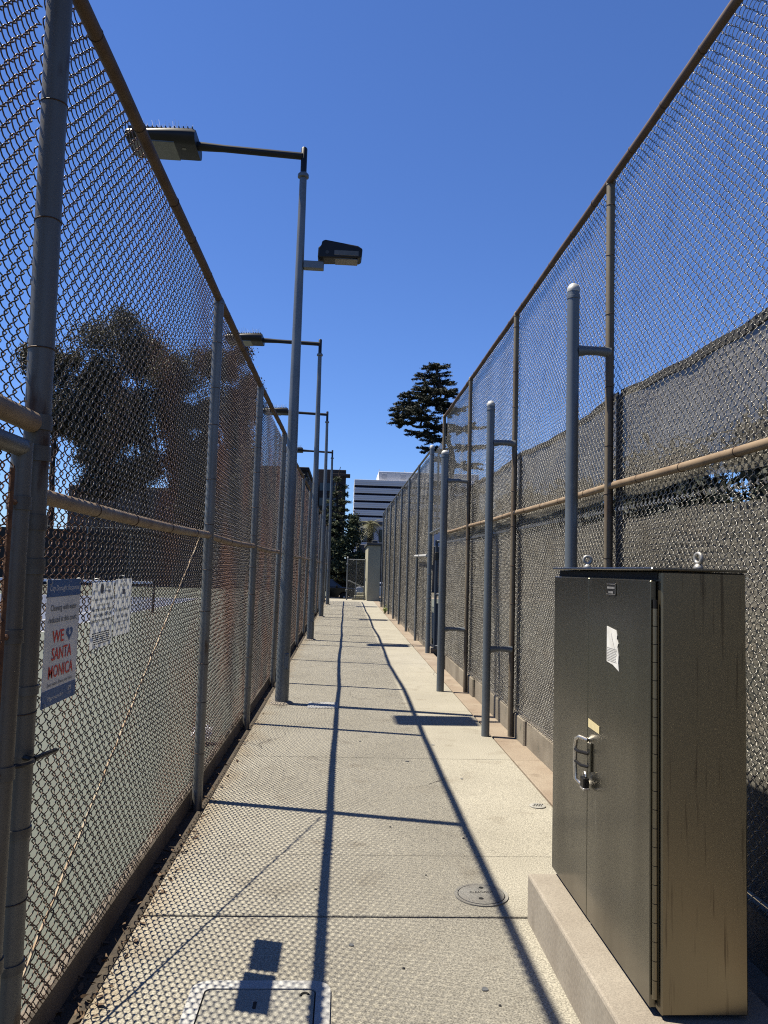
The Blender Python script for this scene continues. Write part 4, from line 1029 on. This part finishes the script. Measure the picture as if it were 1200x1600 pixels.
# cedar at the end of the walkway
def cedar(name, label, base, H_, rmax, n, m, seed):
    random.seed(seed); pads = []
    for k in range(n):
        f = k/n; z = base[2]+H_*(.10+.86*f); rr = rmax*(1-f)**.75+.15
        for q in range(3 if f < .8 else 2):
            a = k*2.4+q*2.1+random.uniform(-.4, .4); d = rr*random.uniform(.45, .75)
            pads.append(((base[0]+d*math.cos(a), base[1]+d*math.sin(a), z-.15*d), max(.3, rr*random.uniform(.32, .5)), .38, (base[0], base[1], z+.25)))
    return layered(name, label, base, pads, m, [(base, (base[0], base[1], base[2]+H_), .28, .03)], .11, 620)
cedar('cedar_tree', 'dark cedar at the end of the walkway in front of the dark tower', (-.70, 71.5, -.75), 11.8, 2.9, 15, 'leaf_cedar', 3)
tree('evergreen_tree', 'dark bushy evergreen right of the cedar at the walkway end', (.45, 70.6, -.75), (.5, 70.6, 3), .16,
     [((.7, 70.6, 4.9), (1.25, 1.3, 1.7)), ((-.4, 70.4, 3.0), (1.6, 1.4, 1.6)), ((1.35, 70.6, 2.6), (.7, .9, 1.5))], 'leaf_cedar', .15, 3600)
tree('evergreen_tree', 'black-green tree under the cedar, left behind the parked black car', (-2.4, 72.0, -.75), (-2.3, 72, 3), .2,
     [((-2.4, 72, 4.4), (1.8, 1.5, 2.2)), ((-3.4, 72, 6.2), (1.4, 1.5, 1.6))], 'leaf_hedge', .17, 3600)
def hedge(name, label, lo, hi, n, m, size):
    t = thing(name, label, 'hedge', ((lo[0]+hi[0])/2, (lo[1]+hi[1])/2, lo[2]))
    P_ = np.stack([rng.uniform(lo[i], hi[i], n) for i in range(3)], -1)
    P_[:, 2] -= rng.uniform(0, .25, n)*(P_[:, 2] > hi[2]-.4)
    P_ += .12*np.sin(P_[:, [1, 2, 0]]*2.3)
    me = leaves(P_, size, 'foliage'); me.transform(Matrix.Translation(-Vector(t.location))); link_mesh('foliage', me, m, t)
    mb = MB()
    x = lo[0]+.4
    while x < hi[0] or x < lo[0]+.5:
        yy = lo[1]+.5
        while yy < hi[1] or yy < lo[1]+.6:
            limb(mb, (x, yy, lo[2]), (x+random.uniform(-.2, .2), yy+random.uniform(-.2, .2), hi[2]-.5), .05, .015, 3, .05); yy += 1.6
        x += 1.6
    mb.build('stems', 'bark', t, True)
hedge('hedge', 'dark clipped hedge across the street behind the black car', (-6.5, 70.3, -.75), (1.9, 71.6, 2.3), 16000, 'leaf_hedge', .14)
names_ = ['nearest', 'second', 'third', 'fourth', 'fifth', 'sixth', 'seventh', 'eighth', 'ninth', 'tenth', 'eleventh', 'twelfth', 'thirteenth', 'farthest']
for k in range(14):
    yy = 12+8.2*k+random.uniform(-1, 1); hh = random.uniform(9.2, 10.8); xx = 19.5+random.uniform(-1, 1.5)
    tree('ficus_tree', names_[k]+' dark tree in the row beyond the right court', (xx, yy, -.2), (xx, yy, hh*.5), .25,
         [((xx, yy, hh*.70), (3.0, 4.2, hh*.27)), ((xx, yy+2, hh*.36), (2.6, 3.6, hh*.30)), ((xx, yy-2.2, hh*.40), (2.6, 3.4, hh*.30))], 'leaf_hedge', .34, 900)['group'] = 'dark trees beyond the right court'
for k, (xx, yy, hh) in enumerate(((-14.2, 72.5, 8.2), (-11.4, 73, 9.6), (-8.3, 72.4, 8.8), (-5.6, 73, 10.0))):
    tree('evergreen_tree', ('leftmost', 'second from left', 'third from left', 'rightmost')[k]+' of the dark evergreens in front of the brown apartment block', (xx, yy, -.9), (xx, yy, hh*.55), .2,
         [((xx, yy, hh*.78), (1.5, 1.4, hh*.2)), ((xx-.4, yy, hh*.5), (1.7, 1.5, hh*.24)), ((xx+.4, yy, hh*.25), (1.7, 1.5, hh*.2))], 'leaf_hedge', .15, 5000)['group'] = 'dark evergreens before the brown block'
# palm
PM = thing('palm_tree', 'small palm in front of the striped white tower', 'palm', (2.3, 76, -.8))
mb = MB(); mb.path([(2.3, 76, -.8), (2.32, 76, 2), (2.36, 76, 5.0), (2.36, 76, 6.0)], [.28, .24, .26, .30], 10); mb.build('trunk', 'bark', PM, True)
for k in range(26):
    a = 2.4*k; up_ = .95-.062*k; L_ = random.uniform(1.3, 1.75)
    mb = MB(); pts = []
    for i in range(8):
        s_ = i/7; d = L_*s_*math.cos(up_*.9) ; zz = 6.0+L_*s_*math.sin(up_)-1.0*s_*s_*(1.25-.5*up_)
        pts.append(Vector((2.36+d*math.cos(a), 76+d*math.sin(a), zz)))
    mb.path(pts, [.03-.003*i for i in range(8)], 4)
    side = Vector((-math.sin(a), math.cos(a), 0))
    for i in range(1, 8):
        for q in (0, .5):
            p = pts[i].lerp(pts[i-1], q); l_ = .42*math.sin(math.pi*(i-q+.6)/8.2)+.08
            for s_ in (-1, 1):
                tip = p+side*s_*l_+(pts[i]-pts[i-1]).normalized()*l_*.5-Vector((0, 0, .16*l_)); w_ = (pts[i]-pts[i-1]).normalized()*.035
                mb.add([p-w_, p+w_, tip], [(0, 1, 2)])
    mb.build('frond', 'leaf_palm', PM)
# weeds by the right fence
WD = thing('weed', 'small bright green weed at the foot of the far right fence', 'weed', (1.57, 29.6, 0))
for k in range(16):
    a = k*2.4; mb = MB(); l_ = random.uniform(.16, .42); tl = random.uniform(.2, 1.0)
    p0 = Vector((1.57, 29.6, -.01)); p1 = p0+Vector((l_*.6*math.cos(a)*tl, l_*math.sin(a)*tl, l_*.8)); mb.path([p0, p0.lerp(p1, .5)+Vector((0, 0, .03)), p1], [.006, .004, .002], 4)
    for i in range(6):
        q = p0.lerp(p1, .3+.13*i); s_ = Vector((random.uniform(-1, 1), random.uniform(-1, 1), random.uniform(-.2, .5))).normalized()*.075; v2 = s_.cross(Vector((0, 0, 1))).normalized()*.028
        mb.add([q, q+s_*.5+v2, q+s_, q+s_*.5-v2], [(0, 1, 2, 3)])
    mb.build('shoot', 'leaf_weed', WD)

# ------------------------------------------------------------------ far buildings
TW = thing('office_tower', 'pale grey office tower with dark horizontal window bands beyond the walkway', 'building', (32, 372, -1))
MB().box((3.4, 360.6, -1), (62, 390, 42.9)).build('wall', 'tower_glass', TW)
zt = 42.9
for k in range(12):
    z1_ = zt-3.46*k; z0_ = z1_-2.46 if k else z1_-2.3
    MB().bbox((3.2, 360, z0_), (62.2, 390.2, z1_+(.35 if k == 0 else 0)), .05).build('spandrel', 'tower_panel', TW)
    pa = TW.children[-1]
    for q in (.8, 1.6): MB().box((3.15, 359.9, z1_-q-.05), (62.3, 359.96, z1_-q+.05)).build('panel_joint', 'tower_line', pa)
MB().bbox((14.5, 362, 43.25), (62, 388, 47.6), .1).build('roof_plant', 'tower_panel', TW)
pr_ = TW.children[-1]
for k in range(5): MB().bbox((16+9*k, 361.8, 44), (18.2+9*k, 362.05, 46.6), .05).build('louvre', 'tower_line', pr_)
for x in (14.8, 27, 31, 40): MB().path([(x, 365, 47.4), (x, 365, 49)], .12, 6).build('roof_pipe', 'tower_line', pr_, True)
DT = thing('apartment_tower', 'dark brown tower with a small roof canopy, half behind the cedar', 'building', (-4, 160, -1))
MB().bbox((-6.6, 155, -1), (-.35, 168, 21.4), .05).build('wall', 'bldg_dark', DT)
MB().bbox((-3.2, 154.2, 20.0), (.5, 157, 20.5), .03).build('roof_canopy', 'bldg_dark', DT)
for k in range(6):
    for x in (-5.6, -4.2, -2.8):
        wn = MB().bbox((x, 154.93, 2+3*k), (x+.9, 155.02, 3.7+3*k), .01).build('window', 'frame_dark', DT)
        MB().box((x+.08, 154.90, 2.08+3*k), (x+.82, 154.925, 3.62+3*k)).build('pane', 'glass_dark', wn)
LB = thing('low_building', 'teal-grey low building left of the dark tower', 'building', (-9, 150, -1))
MB().bbox((-14, 146, -1), (-6.7, 156, 17.2), .05).build('wall', 'bldg_teal', LB)
MB().bbox((-14.2, 145.6, 17.2), (-6.4, 156.2, 17.9), .05).build('parapet', 'bldg_white', LB)
for k in range(5):
    for x in (-13, -11, -9):
        wn = MB().bbox((x, 145.93, 2+3*k), (x+1.2, 146.02, 3.6+3*k), .01).build('window', 'frame_dark', LB)
        MB().box((x+.1, 145.9, 2.1+3*k), (x+1.1, 145.925, 3.5+3*k)).build('pane', 'glass_dark', wn)
WB = thing('white_building', 'low white building with grey roof behind the palm', 'building', (5, 108, -1))
MB().bbox((1.8, 104, -1), (14, 116, 7.6), .05).build('wall', 'bldg_white', WB)
MB().bbox((1.5, 103.4, 7.6), (14.4, 116.4, 8.1), .05).build('roof', 'bldg_grey', WB)
MB().bbox((1.4, 96, -1), (13, 103, 4.7), .05).build('front_wing', 'bldg_grey', WB)
for x in (2.2, 4.4, 6.6, 8.8):
    wn = MB().bbox((x, 103.9, 5.3), (x+1.5, 104.02, 7.0), .02).build('window', 'frame_dark', WB); MB().box((x+.1, 103.87, 5.4), (x+1.4, 103.895, 6.9)).build('pane', 'glass_dark', wn)
BB = thing('apartment_block', 'flat-roofed brown apartment block behind the left fence', 'building', (-9, 78, -1))
MB().bbox((-15, 75, -1), (-3.9, 86, 11.0), .05).build('wall', 'bldg_brown', BB)
MB().bbox((-15.15, 74.85, 11.0), (-3.75, 86.2, 11.35), .03).build('parapet', 'bldg_brown', BB)
for k in range(3):
    for x in (-14, -11.8, -9.6, -7.4, -5.4):
        wn = MB().bbox((x, 74.92, 1.2+3.2*k), (x+1.1, 75.02, 2.8+3.2*k), .01).build('window', 'frame_dark', BB); MB().box((x+.08, 74.89, 1.28+3.2*k), (x+1.02, 74.915, 2.72+3.2*k)).build('pane', 'glass_dark', wn)
GB = thing('warehouse', 'grey panelled blank building behind the black screen at left', 'building', (-21, 82, -1))
MB().bbox((-28.3, 80.1, -1), (-15.4, 92, 9.4), .05).build('wall', 'bldg_grey', GB)
x = -28.3
while x < -15.6:
    MB().bbox((x+.02, 80.0, -1), (x+1.55, 80.1, 9.3-.02*(x+28)), .02).build('wall_panel', 'bldg_grey', GB); x += 1.6
